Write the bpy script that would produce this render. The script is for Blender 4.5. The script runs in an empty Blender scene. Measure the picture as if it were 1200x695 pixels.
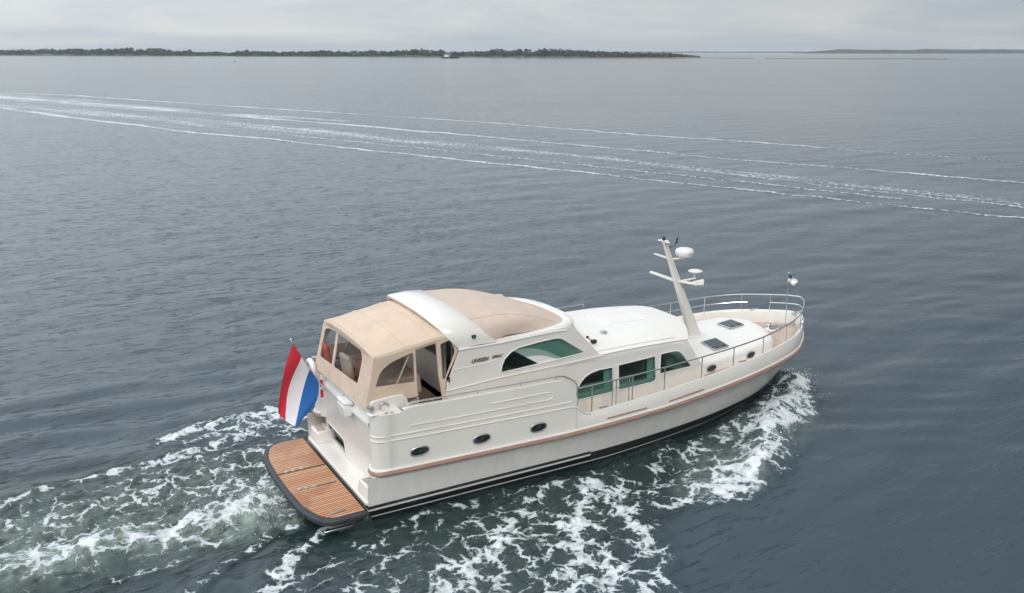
import bpy, bmesh, math, random
import numpy as np
from mathutils import Vector, Matrix, Euler
random.seed(4)
S = bpy.context.scene
C = bpy.data.collections.new('scene'); S.collection.children.link(C)
R = math.radians

# ------------------------------------------------------------------ camera
cam_d = bpy.data.cameras.new('camera'); cam = bpy.data.objects.new('camera', cam_d); C.objects.link(cam)
cam.location = (-6.19, -19.09, 10.0)
cam.rotation_euler = (R(90 - 15.18), 0, R(-30.08))
cam_d.sensor_width = 36; cam_d.lens = 31.8; cam_d.clip_start = .1; cam_d.clip_end = 90000
S.camera = cam
S.view_settings.view_transform = 'Standard'; S.view_settings.look = 'None'
S.view_settings.exposure = 0.0; S.view_settings.gamma = 1
S.view_settings.use_curve_mapping = False
S.cycles.max_bounces = 10; S.cycles.transparent_max_bounces = 12
S.cycles.volume_bounces = 1; S.cycles.caustics_reflective = False; S.cycles.caustics_refractive = False

# ------------------------------------------------------------------ world
SUN_EL, SUN_AZ = R(42), R(-105)          # direction the light comes from (math angle in xy)
w = bpy.data.worlds.new('World'); S.world = w; w.use_nodes = True
nt = w.node_tree; nt.nodes.clear(); N = nt.nodes.new; L = nt.links.new
out = N('ShaderNodeOutputWorld'); bg = N('ShaderNodeBackground'); bg.inputs['Strength'].default_value = .1
sky = N('ShaderNodeTexSky'); sky.sky_type = 'NISHITA'; sky.sun_disc = False
sky.sun_elevation = SUN_EL; sky.sun_rotation = R(90) - SUN_AZ
sky.air_density = 1.2; sky.dust_density = 3
tc = N('ShaderNodeTexCoord'); sep = N('ShaderNodeSeparateXYZ'); L(tc.outputs['Generated'], sep.inputs[0])
mp = N('ShaderNodeMapping'); mp.inputs['Scale'].default_value = (3.0, 3.0, 26); mp.inputs['Location'].default_value = (1.7, .4, 0)
L(tc.outputs['Generated'], mp.inputs[0])
n1 = N('ShaderNodeTexNoise'); n1.inputs['Scale'].default_value = 1.0; n1.inputs['Detail'].default_value = 6; n1.inputs['Roughness'].default_value = .55; n1.inputs['Distortion'].default_value = .6
L(mp.outputs[0], n1.inputs['Vector'])
cr = N('ShaderNodeValToRGB'); e = cr.color_ramp.elements
e[0].position = .34; e[0].color = (.50, .56, .63, 1); e[1].position = .68; e[1].color = (.69, .71, .71, 1)
m_ = cr.color_ramp.elements.new(.5); m_.color = (.56, .61, .655, 1)
L(n1.outputs['Fac'], cr.inputs[0])
gz = N('ShaderNodeMapRange'); gz.inputs['From Min'].default_value = 0; gz.inputs['From Max'].default_value = 1
gz.inputs['To Min'].default_value = 9.9; gz.inputs['To Max'].default_value = 21
L(sep.outputs['Z'], gz.inputs['Value'])
vm = N('ShaderNodeVectorMath'); vm.operation = 'SCALE'; L(cr.outputs[0], vm.inputs[0])
# the cloud deck is thinner and brighter towards one side
dt = N('ShaderNodeVectorMath'); dt.operation = 'DOT_PRODUCT'; dt.inputs[1].default_value = (-.87, .5, 0); L(tc.outputs['Generated'], dt.inputs[0])
kz = N('ShaderNodeMapRange'); kz.inputs['From Max'].default_value = .3; kz.inputs['To Min'].default_value = .18; kz.inputs['To Max'].default_value = 1.15; L(sep.outputs['Z'], kz.inputs['Value'])
ma = N('ShaderNodeMath'); ma.operation = 'MULTIPLY_ADD'; L(dt.outputs['Value'], ma.inputs[0]); L(kz.outputs[0], ma.inputs[1]); ma.inputs[2].default_value = 1
mu = N('ShaderNodeMath'); mu.operation = 'MULTIPLY'; L(ma.outputs[0], mu.inputs[0]); L(gz.outputs[0], mu.inputs[1]); L(mu.outputs[0], vm.inputs['Scale'])
mx = N('ShaderNodeMixRGB'); mx.inputs[0].default_value = .93
L(sky.outputs[0], mx.inputs[1]); L(vm.outputs[0], mx.inputs[2])
L(mx.outputs[0], bg.inputs['Color']); L(bg.outputs[0], out.inputs[0])

sd = bpy.data.lights.new('sun', 'SUN'); sd.energy = 1.2; sd.angle = R(14); sd.color = (1, .95, .89)
so = bpy.data.objects.new('sun', sd); C.objects.link(so)
dv = Vector((math.cos(SUN_EL)*math.cos(SUN_AZ), math.cos(SUN_EL)*math.sin(SUN_AZ), math.sin(SUN_EL)))
so.rotation_euler = dv.to_track_quat('Z', 'Y').to_euler(); so.location = (0, 0, 60)

# ------------------------------------------------------------------ materials
def mat(name, col, rough=.5, metal=0, noise=0, nscale=4, bump=0, bscale=30, coat=0, spec=.5, emit=None):
    m = bpy.data.materials.new(name); m.use_nodes = True
    t = m.node_tree; b = t.nodes['Principled BSDF']
    b.inputs['Base Color'].default_value = (*col, 1); b.inputs['Roughness'].default_value = rough
    b.inputs['Metallic'].default_value = metal; b.inputs['Coat Weight'].default_value = coat
    b.inputs['Coat Roughness'].default_value = .12; b.inputs['Specular IOR Level'].default_value = spec
    tcn = t.nodes.new('ShaderNodeTexCoord')
    if noise:
        n = t.nodes.new('ShaderNodeTexNoise'); n.inputs['Scale'].default_value = nscale; n.inputs['Detail'].default_value = 5
        t.links.new(tcn.outputs['Object'], n.inputs['Vector'])
        r = t.nodes.new('ShaderNodeMapRange'); r.inputs['From Min'].default_value = .3; r.inputs['From Max'].default_value = .7
        r.inputs['To Min'].default_value = 1 - noise; r.inputs['To Max'].default_value = 1 + noise
        t.links.new(n.outputs['Fac'], r.inputs['Value'])
        v = t.nodes.new('ShaderNodeVectorMath'); v.operation = 'SCALE'; v.inputs[0].default_value = col
        t.links.new(r.outputs[0], v.inputs['Scale']); t.links.new(v.outputs[0], b.inputs['Base Color'])
    if bump:
        n = t.nodes.new('ShaderNodeTexNoise'); n.inputs['Scale'].default_value = bscale; n.inputs['Detail'].default_value = 3
        t.links.new(tcn.outputs['Object'], n.inputs['Vector'])
        bp = t.nodes.new('ShaderNodeBump'); bp.inputs['Strength'].default_value = 1; bp.inputs['Distance'].default_value = bump
        t.links.new(n.outputs['Fac'], bp.inputs['Height']); t.links.new(bp.outputs[0], b.inputs['Normal'])
    return m

M = {}
M['gel'] = mat('cream_gelcoat', (.82, .785, .725), .3, noise=.03, nscale=1.1, bump=.0015, bscale=2.5, coat=.3)
M['white'] = mat('white_deck_paint', (.83, .80, .755), .45, noise=.02, nscale=2, bump=.0006, bscale=60)
M['canvas'] = mat('tan_canvas', (.68, .53, .41), .85, noise=.06, nscale=2.2, bump=.03, bscale=3.2)
M['canvas2'] = mat('roof_canvas', (.66, .525, .435), .85, noise=.05, nscale=2.6, bump=.022, bscale=2.6)
M['rubber'] = mat('grey_rubber', (.042, .045, .054), .6, noise=.15, nscale=5)
M['rubrail'] = mat('brown_rub_rail', (.36, .225, .17), .55, noise=.12, nscale=3)
M['black'] = mat('black', (.012, .013, .015), .4)
M['dark'] = mat('dark_interior', (.035, .03, .028), .7)
M['steel'] = mat('stainless', (.72, .72, .73), .22, metal=1)
M['chrome'] = mat('dull_chrome', (.55, .55, .55), .42, metal=1)
M['mast'] = mat('mast_paint', (.76, .735, .66), .35, coat=.2)
M['plast'] = mat('white_plastic', (.83, .81, .775), .35)
M['beige'] = mat('beige_lining', (.55, .48, .40), .7, noise=.05)
M['wood'] = mat('cabin_wood', (.42, .28, .17), .35, noise=.2, nscale=6)
M['sofa'] = mat('cream_upholstery', (.62, .56, .46), .8)
M['curtain'] = mat('pale_curtain', (.78, .82, .76), .85)
M['red'] = mat('red_fabric', (.36, .06, .035), .8, noise=.1)
M['greyf'] = mat('taupe_cover', (.42, .345, .30), .85, noise=.1, bump=.01, bscale=5)
M['redlight'] = mat('red_plastic', (.6, .02, .03), .4)
M['green'] = mat('green_lens', (.0, .16, .08), .2)
M['bluef'] = mat('blue_fabric', (.02, .05, .30), .8)
M['shiphull'] = mat('ship_black', (.03, .035, .045), .6)
M['shipwhite'] = mat('ship_white', (.75, .75, .73), .5)
M['foam'] = mat('spray_white', (.82, .84, .85), .6)
M['bark'] = mat('bark', (.09, .07, .05), .9, noise=.2)
M['leaf'] = mat('foliage', (.045, .062, .032), .8, noise=.35, nscale=.05)
M['leaf2'] = mat('wood_foliage', (.050, .066, .034), .8, noise=.25, nscale=.025)
M['land'] = mat('island_grass', (.105, .11, .055), .9, noise=.3, nscale=.02)
M['sand'] = mat('sandbar', (.19, .165, .105), .9, noise=.25, nscale=.03)
M['farland'] = mat('far_woodland', (.05, .06, .045), .9, noise=.3, nscale=.01)

def hull_mat():
    m = bpy.data.materials.new('hull_paint'); m.use_nodes = True; t = m.node_tree; b = t.nodes['Principled BSDF']
    g = t.nodes.new('ShaderNodeNewGeometry'); s = t.nodes.new('ShaderNodeSeparateXYZ'); t.links.new(g.outputs['Position'], s.inputs[0])
    def ramp(stops):
        mr = t.nodes.new('ShaderNodeMapRange'); mr.inputs['From Min'].default_value = 0; mr.inputs['From Max'].default_value = .5
        t.links.new(s.outputs['Z'], mr.inputs['Value'])
        r = t.nodes.new('ShaderNodeValToRGB'); r.color_ramp.interpolation = 'CONSTANT'
        el = r.color_ramp.elements
        el[0].position = 0; el[0].color = (*stops[0][1], 1)
        el[1].position = stops[1][0]/.5; el[1].color = (*stops[1][1], 1)
        for z, c in stops[2:]:
            q = el.new(z/.5); q.color = (*c, 1)
        t.links.new(mr.outputs[0], r.inputs[0]); return r
    cr_ = (.82, .79, .74); bk = (.013, .014, .016); wh = (.72, .72, .70)
    a = ramp([(0, (.03, .035, .035)), (.095, wh), (.13, bk), (.26, wh), (.31, (.045, .045, .05)), (.39, cr_)])
    f = ramp([(0, (.03, .035, .035)), (.09, wh), (.125, (.03, .031, .034)), (.355, cr_)])
    lt = t.nodes.new('ShaderNodeMath'); lt.operation = 'GREATER_THAN'; lt.inputs[1].default_value = 5.9; t.links.new(s.outputs['X'], lt.inputs[0])
    mxx = t.nodes.new('ShaderNodeMixRGB'); t.links.new(lt.outputs[0], mxx.inputs[0]); t.links.new(a.outputs[0], mxx.inputs[1]); t.links.new(f.outputs[0], mxx.inputs[2])
    # faint scum and run-off streaks
    tcn = t.nodes.new('ShaderNodeTexCoord'); mpn = t.nodes.new('ShaderNodeMapping'); mpn.inputs['Scale'].default_value = (5, 5, .35)
    t.links.new(tcn.outputs['Object'], mpn.inputs[0]); n = t.nodes.new('ShaderNodeTexNoise'); n.inputs['Scale'].default_value = 1.2; n.inputs['Detail'].default_value = 6
    t.links.new(mpn.outputs[0], n.inputs['Vector']); r = t.nodes.new('ShaderNodeMapRange'); r.inputs['From Min'].default_value = .3; r.inputs['From Max'].default_value = .7
    r.inputs['To Min'].default_value = .93; r.inputs['To Max'].default_value = 1.02; t.links.new(n.outputs['Fac'], r.inputs['Value'])
    v = t.nodes.new('ShaderNodeVectorMath'); v.operation = 'SCALE'; t.links.new(mxx.outputs[0], v.inputs[0]); t.links.new(r.outputs[0], v.inputs['Scale'])
    t.links.new(v.outputs[0], b.inputs['Base Color']); b.inputs['Roughness'].default_value = .28; b.inputs['Coat Weight'].default_value = .4
    return m
M['hull'] = hull_mat()

def plank_mat(name, c1, c2, wet, pitch, caulk, cw, axis='y', wetamt=.5, rough=.6):
    m = bpy.data.materials.new(name); m.use_nodes = True; t = m.node_tree; b = t.nodes['Principled BSDF']
    tcn = t.nodes.new('ShaderNodeTexCoord'); s = t.nodes.new('ShaderNodeSeparateXYZ'); t.links.new(tcn.outputs['Object'], s.inputs[0])
    def mth(op, a=None, bv=None, c=None):
        q = t.nodes.new('ShaderNodeMath'); q.operation = op
        for i, z in enumerate((a, bv, c)):
            if z is None: continue
            if isinstance(z, (int, float)): q.inputs[i].default_value = z
            else: t.links.new(z, q.inputs[i])
        return q.outputs[0]
    d = mth('DIVIDE', s.outputs['Y' if axis == 'y' else 'X'], pitch)
    fl = mth('FLOOR', d); fr = mth('FRACT', d)
    wn = t.nodes.new('ShaderNodeTexWhiteNoise'); wn.noise_dimensions = '1D'; t.links.new(fl, wn.inputs['W'])
    mpn = t.nodes.new('ShaderNodeMapping'); mpn.inputs['Scale'].default_value = (2, 30, 1) if axis == 'y' else (30, 2, 1); t.links.new(tcn.outputs['Object'], mpn.inputs[0])
    n = t.nodes.new('ShaderNodeTexNoise'); n.inputs['Scale'].default_value = 1.5; n.inputs['Detail'].default_value = 5; t.links.new(mpn.outputs[0], n.inputs['Vector'])
    fac = mth('ADD', mth('MULTIPLY', wn.outputs['Value'], .55), mth('MULTIPLY', n.outputs['Fac'], .5))
    mm = t.nodes.new('ShaderNodeMixRGB'); t.links.new(fac, mm.inputs[0]); mm.inputs[1].default_value = (*c1, 1); mm.inputs[2].default_value = (*c2, 1)
    n2 = t.nodes.new('ShaderNodeTexNoise'); n2.inputs['Scale'].default_value = 1.4; n2.inputs['Detail'].default_value = 6; n2.inputs['Roughness'].default_value = .6; n2.inputs['Distortion'].default_value = .5
    t.links.new(tcn.outputs['Object'], n2.inputs['Vector'])
    wr = t.nodes.new('ShaderNodeMapRange'); wr.inputs['From Min'].default_value = .52; wr.inputs['From Max'].default_value = .56; t.links.new(n2.outputs['Fac'], wr.inputs['Value'])
    wf = mth('MULTIPLY', wr.outputs[0], wetamt)
    m2 = t.nodes.new('ShaderNodeMixRGB'); t.links.new(wf, m2.inputs[0]); t.links.new(mm.outputs[0], m2.inputs[1]); m2.inputs[2].default_value = (*wet, 1)
    ck = mth('LESS_THAN', fr, caulk/pitch)
    m3 = t.nodes.new('ShaderNodeMixRGB'); t.links.new(ck, m3.inputs[0]); t.links.new(m2.outputs[0], m3.inputs[1]); m3.inputs[2].default_value = (*cw, 1)
    t.links.new(m3.outputs[0], b.inputs['Base Color'])
    rr = mth('SUBTRACT', rough, mth('MULTIPLY', wf, .5)); t.links.new(rr, b.inputs['Roughness'])
    bp = t.nodes.new('ShaderNodeBump'); bp.inputs['Distance'].default_value = .01; bp.inputs['Strength'].default_value = .6; bp.invert = True
    t.links.new(ck, bp.inputs['Height']); t.links.new(bp.outputs[0], b.inputs['Normal'])
    return m
M['teak'] = plank_mat('teak_slats', (.50, .20, .085), (.68, .42, .26), (.42, .14, .045), .088, .022, (.10, .035, .018), wetamt=.55)
M['deckteak'] = plank_mat('bleached_teak', (.52, .39, .315), (.60, .475, .39), (.46, .34, .27), .055, .006, (.40, .31, .26), wetamt=.35, rough=.75)
M['floor'] = plank_mat('brown_deck', (.22, .135, .085), (.28, .18, .12), (.18, .1, .06), .06, .008, (.06, .04, .03), wetamt=.3, rough=.6)

def glass_mat(name, tint, gl=1.0, frost=0):
    m = bpy.data.materials.new(name); m.use_nodes = True; t = m.node_tree; t.nodes.clear()
    o = t.nodes.new('ShaderNodeOutputMaterial'); tr = t.nodes.new('ShaderNodeBsdfTransparent'); tr.inputs[0].default_value = (*tint, 1)
    g = t.nodes.new('ShaderNodeBsdfGlossy'); g.inputs['Roughness'].default_value = .03 + frost; g.inputs[0].default_value = (.95, .97, .97, 1)
    f = t.nodes.new('ShaderNodeFresnel'); f.inputs['IOR'].default_value = 1.5
    mu = t.nodes.new('ShaderNodeMath'); mu.operation = 'MULTIPLY'; mu.inputs[1].default_value = gl; t.links.new(f.outputs[0], mu.inputs[0])
    gg = t.nodes.new('ShaderNodeNewGeometry'); iv = t.nodes.new('ShaderNodeMath'); iv.operation = 'SUBTRACT'; iv.inputs[0].default_value = 1; t.links.new(gg.outputs['Backfacing'], iv.inputs[1])
    m2 = t.nodes.new('ShaderNodeMath'); m2.operation = 'MULTIPLY'; t.links.new(mu.outputs[0], m2.inputs[0]); t.links.new(iv.outputs[0], m2.inputs[1]); mu = m2
    x = t.nodes.new('ShaderNodeMixShader'); t.links.new(mu.outputs[0], x.inputs[0]); t.links.new(tr.outputs[0], x.inputs[1]); t.links.new(g.outputs[0], x.inputs[2])
    t.links.new(x.outputs[0], o.inputs[0]); return m
M['glass'] = glass_mat('green_tinted_glass', (.60, .74, .71), 1.8)
M['vinyl'] = glass_mat('clear_vinyl', (.95, .94, .93), .7, .04)
M['darkglass'] = mat('dark_glass', (.02, .03, .035), .06, spec=.7)
M['hatchglass'] = mat('hatch_glass', (.045, .07, .075), .12, spec=.8)

# ------------------------------------------------------------------ mesh helpers
class MB:
    def __init__(s): s.v = []; s.f = []
    def add(s, vs, fs):
        k = len(s.v); s.v += [tuple(p) for p in vs]; s.f += [tuple(i+k for i in f) for f in fs]; return s
    def box(s, c, d, rot=None):
        x, y, z = (k/2 for k in d); P = [Vector((i*x, j*y, k*z)) for i in (-1, 1) for j in (-1, 1) for k in (-1, 1)]
        if rot: E_ = Euler(rot).to_matrix(); P = [E_ @ p for p in P]
        return s.add([p+Vector(c) for p in P], [(0,1,3,2), (4,6,7,5), (0,4,5,1), (2,3,7,6), (0,2,6,4), (1,5,7,3)])
    def grid(s, P, cu=False, cv=False):
        n, m = len(P), len(P[0]); V_ = [p for r in P for p in r]; F = []
        for i in range(n if cu else n-1):
            for j in range(m if cv else m-1):
                a, b = i, (i+1) % n; c, d = j, (j+1) % m
                F.append((a*m+c, a*m+d, b*m+d, b*m+c))
        return s.add(V_, F)
    def tube(s, path, r, n=8, r2=None, closed=False, squash=1):
        path = [Vector(p) for p in path]; P = []; up = None; K = len(path)
        for i, p in enumerate(path):
            if closed: tg = path[(i+1) % K]-path[i-1]
            else: tg = path[min(i+1, K-1)]-path[max(i-1, 0)]
            tg.normalize()
            if up is None:
                up = Vector((0, 0, 1)) if abs(tg.z) < .9 else Vector((1, 0, 0))
            a = tg.cross(up); a.normalize(); b = a.cross(tg)
            up = b
            rr = r if r2 is None else r+(r2-r)*i/(K-1)
            P.append([p+a*(math.cos(t)*rr)+b*(math.sin(t)*rr*squash) for t in [2*math.pi*k/n for k in range(n)]])
        k0 = len(s.v); s.grid(P, cu=closed, cv=True)
        if not closed:
            s.f.append(tuple(k0+j for j in range(n))); s.f.append(tuple(k0+(K-1)*n+j for j in reversed(range(n))))
        return s
    def prism(s, poly, fn0, fn1):     # poly of 2D points; fn0, fn1 map 2D -> 3D on both faces
        n = len(poly); A = [fn0(*p) for p in poly]; B = [fn1(*p) for p in poly]
        return s.add(A+B, [tuple(range(n)), tuple(range(2*n-1, n-1, -1))]+[(i, i+n, (i+1) % n+n, (i+1) % n) for i in range(n)])
    def lathe(s, prof, c=(0, 0, 0), n=24, rot=None):
        P = []; E_ = Euler(rot).to_matrix() if rot else None
        for r, z in prof:
            row = [Vector((r*math.cos(2*math.pi*k/n), r*math.sin(2*math.pi*k/n), z)) for k in range(n)]
            if E_: row = [E_ @ p for p in row]
            P.append([p+Vector(c) for p in row])
        return s.grid(P, cv=True)
    def mirror(s):
        k = len(s.v); n = len(s.f); s.v += [(x, -y, z) for x, y, z in s.v]
        s.f += [tuple(i+k for i in reversed(f)) for f in s.f[:n]]; return s
    def flipped(s):
        o = MB(); o.v = [(x, -y, z) for x, y, z in s.v]; o.f = [tuple(reversed(f)) for f in s.f]; return o
    def build(s, name, m, parent=None, smooth=40, bevel=0, solid=0, label=None):
        me = bpy.data.meshes.new(name); me.from_pydata(s.v, [], s.f)
        bm = bmesh.new(); bm.from_mesh(me); bmesh.ops.remove_doubles(bm, verts=bm.verts, dist=1e-5)
        bmesh.ops.recalc_face_normals(bm, faces=bm.faces); bm.to_mesh(me); bm.free()
        me.materials.append(m)
        o = bpy.data.objects.new(name, me); C.objects.link(o); o.parent = parent
        if smooth: me.shade_smooth(); me.set_sharp_from_angle(angle=R(smooth))
        if bevel:
            b = o.modifiers.new('bevel', 'BEVEL'); b.width = bevel; b.segments = 2; b.limit_method = 'ANGLE'; b.angle_limit = R(35)
        if solid:
            q = o.modifiers.new('solid', 'SOLIDIFY'); q.thickness = abs(solid); q.offset = 1 if solid > 0 else -1
        if label: o['label'] = label
        return o
def tag(o, label=None, cat=None, group=None, kind=None):
    if label: o['label'] = label
    if cat: o['category'] = cat
    if group: o['group'] = group
    if kind: o['kind'] = kind
    return o
def empty(name, loc=(0, 0, 0), rz=0):
    o = bpy.data.objects.new(name, None); C.objects.link(o); o.location = loc; o.rotation_euler = (0, 0, rz); o.empty_display_size = .3; return o
def itp(x, T): return float(np.interp(x, [a for a, b in T], [b for a, b in T]))
def sm(T, n=6):    # smooth a polyline (Catmull-Rom)
    T = [Vector(p) for p in T]; o = []
    for i in range(len(T)-1):
        p0 = T[max(i-1, 0)]; p1 = T[i]; p2 = T[i+1]; p3 = T[min(i+2, len(T)-1)]
        for k in range(n):
            t = k/n; o.append(.5*((2*p1)+(p2-p0)*t+(2*p0-5*p1+4*p2-p3)*t*t+(3*p1-p0-3*p2+p3)*t**3))
    o.append(T[-1]); return o
def smt(T, n=6): return [(p.x, p.y) for p in sm([(a, b, 0) for a, b in T], n)]
def roundpoly(poly, r, n=5):
    out = []; K = len(poly)
    for i in range(K):
        p = Vector(poly[i]); a = Vector(poly[i-1])-p; b = Vector(poly[(i+1) % K])-p
        rr = min(r[i] if isinstance(r, (list, tuple)) else r, a.length*.45, b.length*.45)
        if rr < 1e-4: out.append(tuple(p)); continue
        a.normalize(); b.normalize(); A = p+a*rr; B = p+b*rr
        for k in range(n+1):
            t = k/n; out.append(tuple((1-t)**2*A+2*t*(1-t)*p+t*t*B))
    return out
def panel(name, outer, holes, fn, m, parent, thick=.04, **kw):      # flat plate with cut holes, mapped to 3D by fn(u, v)
    bm = bmesh.new()
    for loop in [outer]+holes:
        vs = [bm.verts.new((p[0], p[1], 0)) for p in loop]
        for i in range(len(vs)): bm.edges.new((vs[i], vs[(i+1) % len(vs)]))
    bmesh.ops.triangle_fill(bm, use_beauty=True, use_dissolve=False, edges=bm.edges[:])
    for f in bm.faces:
        if f.normal.z < 0: f.normal_flip()
    bm.verts.ensure_lookup_table()
    V_ = [fn(v.co.x, v.co.y) for v in bm.verts]; F = [tuple(v.index for v in f.verts) for f in bm.faces]; bm.verts.index_update()
    F = [tuple(v.index for v in f.verts) for f in bm.faces]; bm.free()
    me = bpy.data.meshes.new(name); me.from_pydata([tuple(p) for p in V_], [], F); me.materials.append(m)
    o = bpy.data.objects.new(name, me); C.objects.link(o); o.parent = parent
    q = o.modifiers.new('solid', 'SOLIDIFY'); q.thickness = thick; q.offset = 0
    return o

# ================================================================== WATER
UX, UY = math.cos(R(-30.08)), math.sin(R(-30.08))        # a grid turned so that its rows run across the view; pure resolution choice
def axis(lo, dlo, dhi, step, growth, mid, midlim, far, hi):
    """dense [dlo,dhi] at step, growing to mid until midlim, then to far."""
    xs = list(np.arange(dlo, dhi, step)); s_ = step; x = xs[-1]
    while x < hi:
        s_ = min(s_*growth, mid) if x < midlim else s_*1.22
        x += s_; xs.append(x)
    s_ = step; x = xs[0]; neg = []
    while x > lo:
        s_ = min(s_*growth, mid) if x > -midlim else s_*1.22
        x -= s_; neg.append(x)
    return np.array(neg[::-1]+xs)
FAR = 32000
us = axis(-FAR, -13.5, 14.5, .06, 1.03, .42, 105, 0, FAR)
vs_ = axis(-FAR, -6.5, 14.0, .065, 1.03, .42, 215, 0, FAR)      # metres from the boat centre along the view direction
# rows behind the camera need no detail
vs_ = np.concatenate([[-FAR, -9000, -3000, -1000, -400, -150, -70, -40, -25, -18, -14], np.arange(-12, -6.5, .25), vs_[vs_ >= -6.5]])
UU, VV = np.meshgrid(us, vs_)
cx0, cy0 = 3.5, -.3
WX = cx0+UU*UX-VV*UY; WY = cy0+UU*UY+VV*UX
def vnoise(x, y, seed=0):
    xi = np.floor(x).astype(np.int64); yi = np.floor(y).astype(np.int64); fx = x-xi; fy = y-yi
    def h(a, b):
        n = (a*374761393+b*668265263+seed*974711) & 0xffffffff
        n = ((n ^ (n >> 13))*1274126177) & 0xffffffff
        return ((n ^ (n >> 16)) & 0xffff)/65535.0
    u = fx*fx*(3-2*fx); v = fy*fy*(3-2*fy)
    return (h(xi, yi)*(1-u)+h(xi+1, yi)*u)*(1-v)+(h(xi, yi+1)*(1-u)+h(xi+1, yi+1)*u)*v
def fbm(x, y, o=4, seed=0):
    s_ = 0; a = .5; t = 0
    for i in range(o): s_ = s_+a*vnoise(x*2**i, y*2**i, seed+i*7); t += a; a *= .55
    return s_/t
near = (np.hypot(WX, WY) < 420)
Z = np.zeros_like(WX)
rs = np.random.RandomState(5)
wd = R(86)
spacing = np.maximum(np.gradient(us)[None, :]+0*UU, np.gradient(vs_)[:, None]+0*UU)
for i in range(46):
    lam = math.exp(rs.uniform(math.log(.7), math.log(7))); a = wd+rs.normal(0, .42); k = 2*math.pi/lam
    amp = .0017*lam**.85*rs.uniform(.5, 1.3)
    fade = np.clip((lam/spacing-2.5)/3, 0, 1)*np.clip((190-np.hypot(WX, WY))/150, 0, 1)
    Z += fade*amp*np.sin(k*(WX*math.cos(a)+WY*math.sin(a))+rs.uniform(0, 6.28))
wx = WX+1.2*(fbm(WX*.3, WY*.3, 3, 3)-.5); wy = WY+1.2*(fbm(WX*.3, WY*.3, 3, 9)-.5)
def seg(pl, wid, soft=1.0, X=None, Y=None):
    """0..1 falloff around a polyline; wid is a number or one per point"""
    X = wx if X is None else X; Y = wy if Y is None else Y
    if not isinstance(wid, (list, tuple)): wid = [wid]*len(pl)
    best = np.zeros_like(X)
    for (x0, y0), (x1, y1), w0, w1 in zip(pl, pl[1:], wid, wid[1:]):
        dx, dy = x1-x0, y1-y0; t = np.clip(((X-x0)*dx+(Y-y0)*dy)/(dx*dx+dy*dy+1e-9), 0, 1)
        d = np.hypot(X-x0-t*dx, Y-y0-t*dy)/(w0+(w1-w0)*t)
        best = np.maximum(best, np.clip(1-d**1.6*.5, 0, 1)*(d < 2))
    return best
D = np.zeros_like(WX)
def stroke(pl, wid, inten, **k):
    global D
    D = np.maximum(D, inten*seg(pl, wid, **k))
# bow wave
stroke([(14.28, -.1), (14.89, .05), (14.89, -.36), (14.45, -1.05)], [.25, .28, .32, .38], .92)
stroke([(12.2, -2.4), (11.2, -3.1), (10.2, -3.9), (9.0, -4.4), (8.0, -4.6)], [.35, .5, .6, .5, .3], .88)
stroke([(14.45, -1.05), (13.66, -1.5), (12.56, -1.98), (11.53, -2.65), (10.71, -3.38), (9.64, -4.25), (8.23, -4.75), (7.34, -4.6), (6.4, -4.5)], [.42, .48, .55, .7, .8, .75, .5, .35, .28], .74)
stroke([(14.16, -.46), (12.67, -1.5), (11.57, -2.1), (9.97, -2.5), (8.73, -2.75), (7.51, -2.9)], [.25, .35, .4, .45, .4, .3], .66)
stroke([(11.32, -2.48), (9.74, -3.47), (8.65, -4.0), (7.41, -4.2)], [.6, .7, .6, .4], .68)
# trailing mass on the starboard side
stroke([(5.9, -3.6), (5.4, -4.9), (4.9, -5.7), (4.0, -6.57), (3.25, -7.3)], [.4, .5, .5, .6, .8], .66)
stroke([(5.6, -3.0), (4.51, -4.06), (3.52, -5.17), (3.27, -6.14), (2.21, -6.6)], [.5, .7, .8, .9, .9], .72)
stroke([(4.9, -2.5), (3.34, -3.39), (2.13, -4.37), (.99, -4.9), (-.15, -5.4)], [.35, .5, .6, .8, .9], .68)
stroke([(2.9, -3.1), (1.05, -3.74), (-.01, -3.81), (-1.0, -4.4)], [.4, .45, .5, .6], .52)
stroke([(.67, -2.55), (2.57, -2.55), (4.68, -2.52), (6.95, -2.5), (8.75, -2.35)], .22, .50)
stroke([(1.5, -5.4), (.4, -6.2), (-1.2, -6.6)], [.8, .8, .8], .62)
# stern wash
stroke([(-2.87, 4.95), (-1.69, 5.2), (-.51, 5.21), (.29, 4.61), (.63, 3.31)], [.35, .45, .5, .5, .4], .78)
stroke([(-2.95, 3.5), (-1.84, 3.74), (-.68, 3.88), (.06, 3.26)], [.35, .45, .5, .5], .68)
stroke([(-2.0, 4.4), (-.7, 4.5), (.3, 3.9)], [.5, .6, .5], .60)
stroke([(-20, 4.2), (-10, 3.3), (-6.94, 3.16), (-5.55, 3.35), (-4.37, 3.23), (-3.07, 3.2), (-.54, 2.6)], [.6, .35, .28, .22, .25, .3, .5], .62)
stroke([(-7.45, 2.6), (-5.5, 2.5), (-3.9, 2.4), (-1.8, 2.2), (-.8, 1.9)], [.5, .45, .4, .4, .4], .48)
stroke([(-7.45, 1.91), (-6.97, 1.88), (-5.56, 1.72), (-3.43, 1.23), (-1.76, 1.25)], [.3, .25, .25, .22, .3], .58)
stroke([(-22, -.9), (-10, -.6), (-7.02, -.25), (-6.1, -.17), (-5.05, -.13), (-3.94, -.12), (-2.94, -.05), (-1.86, .08), (-1.09, .36)], [1.2, .7, .5, .5, .35, .3, .45, .6, .5], .80)
stroke([(-5.4, -1.7), (-4.51, -1.57), (-3.84, -1.3), (-2.9, -.8)], .22, .58)
stroke([(-3.9, -2.9), (-3.15, -2.06), (-2.73, -1.79), (-1.8, -.9)], .2, .56)
stroke([(-3.2, -4.6), (-2.05, -2.95), (-1.5, -2.3), (-.98, -1.75), (-.6, -1.5)], [.4, .3, .25, .28, .2], .70)
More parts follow.
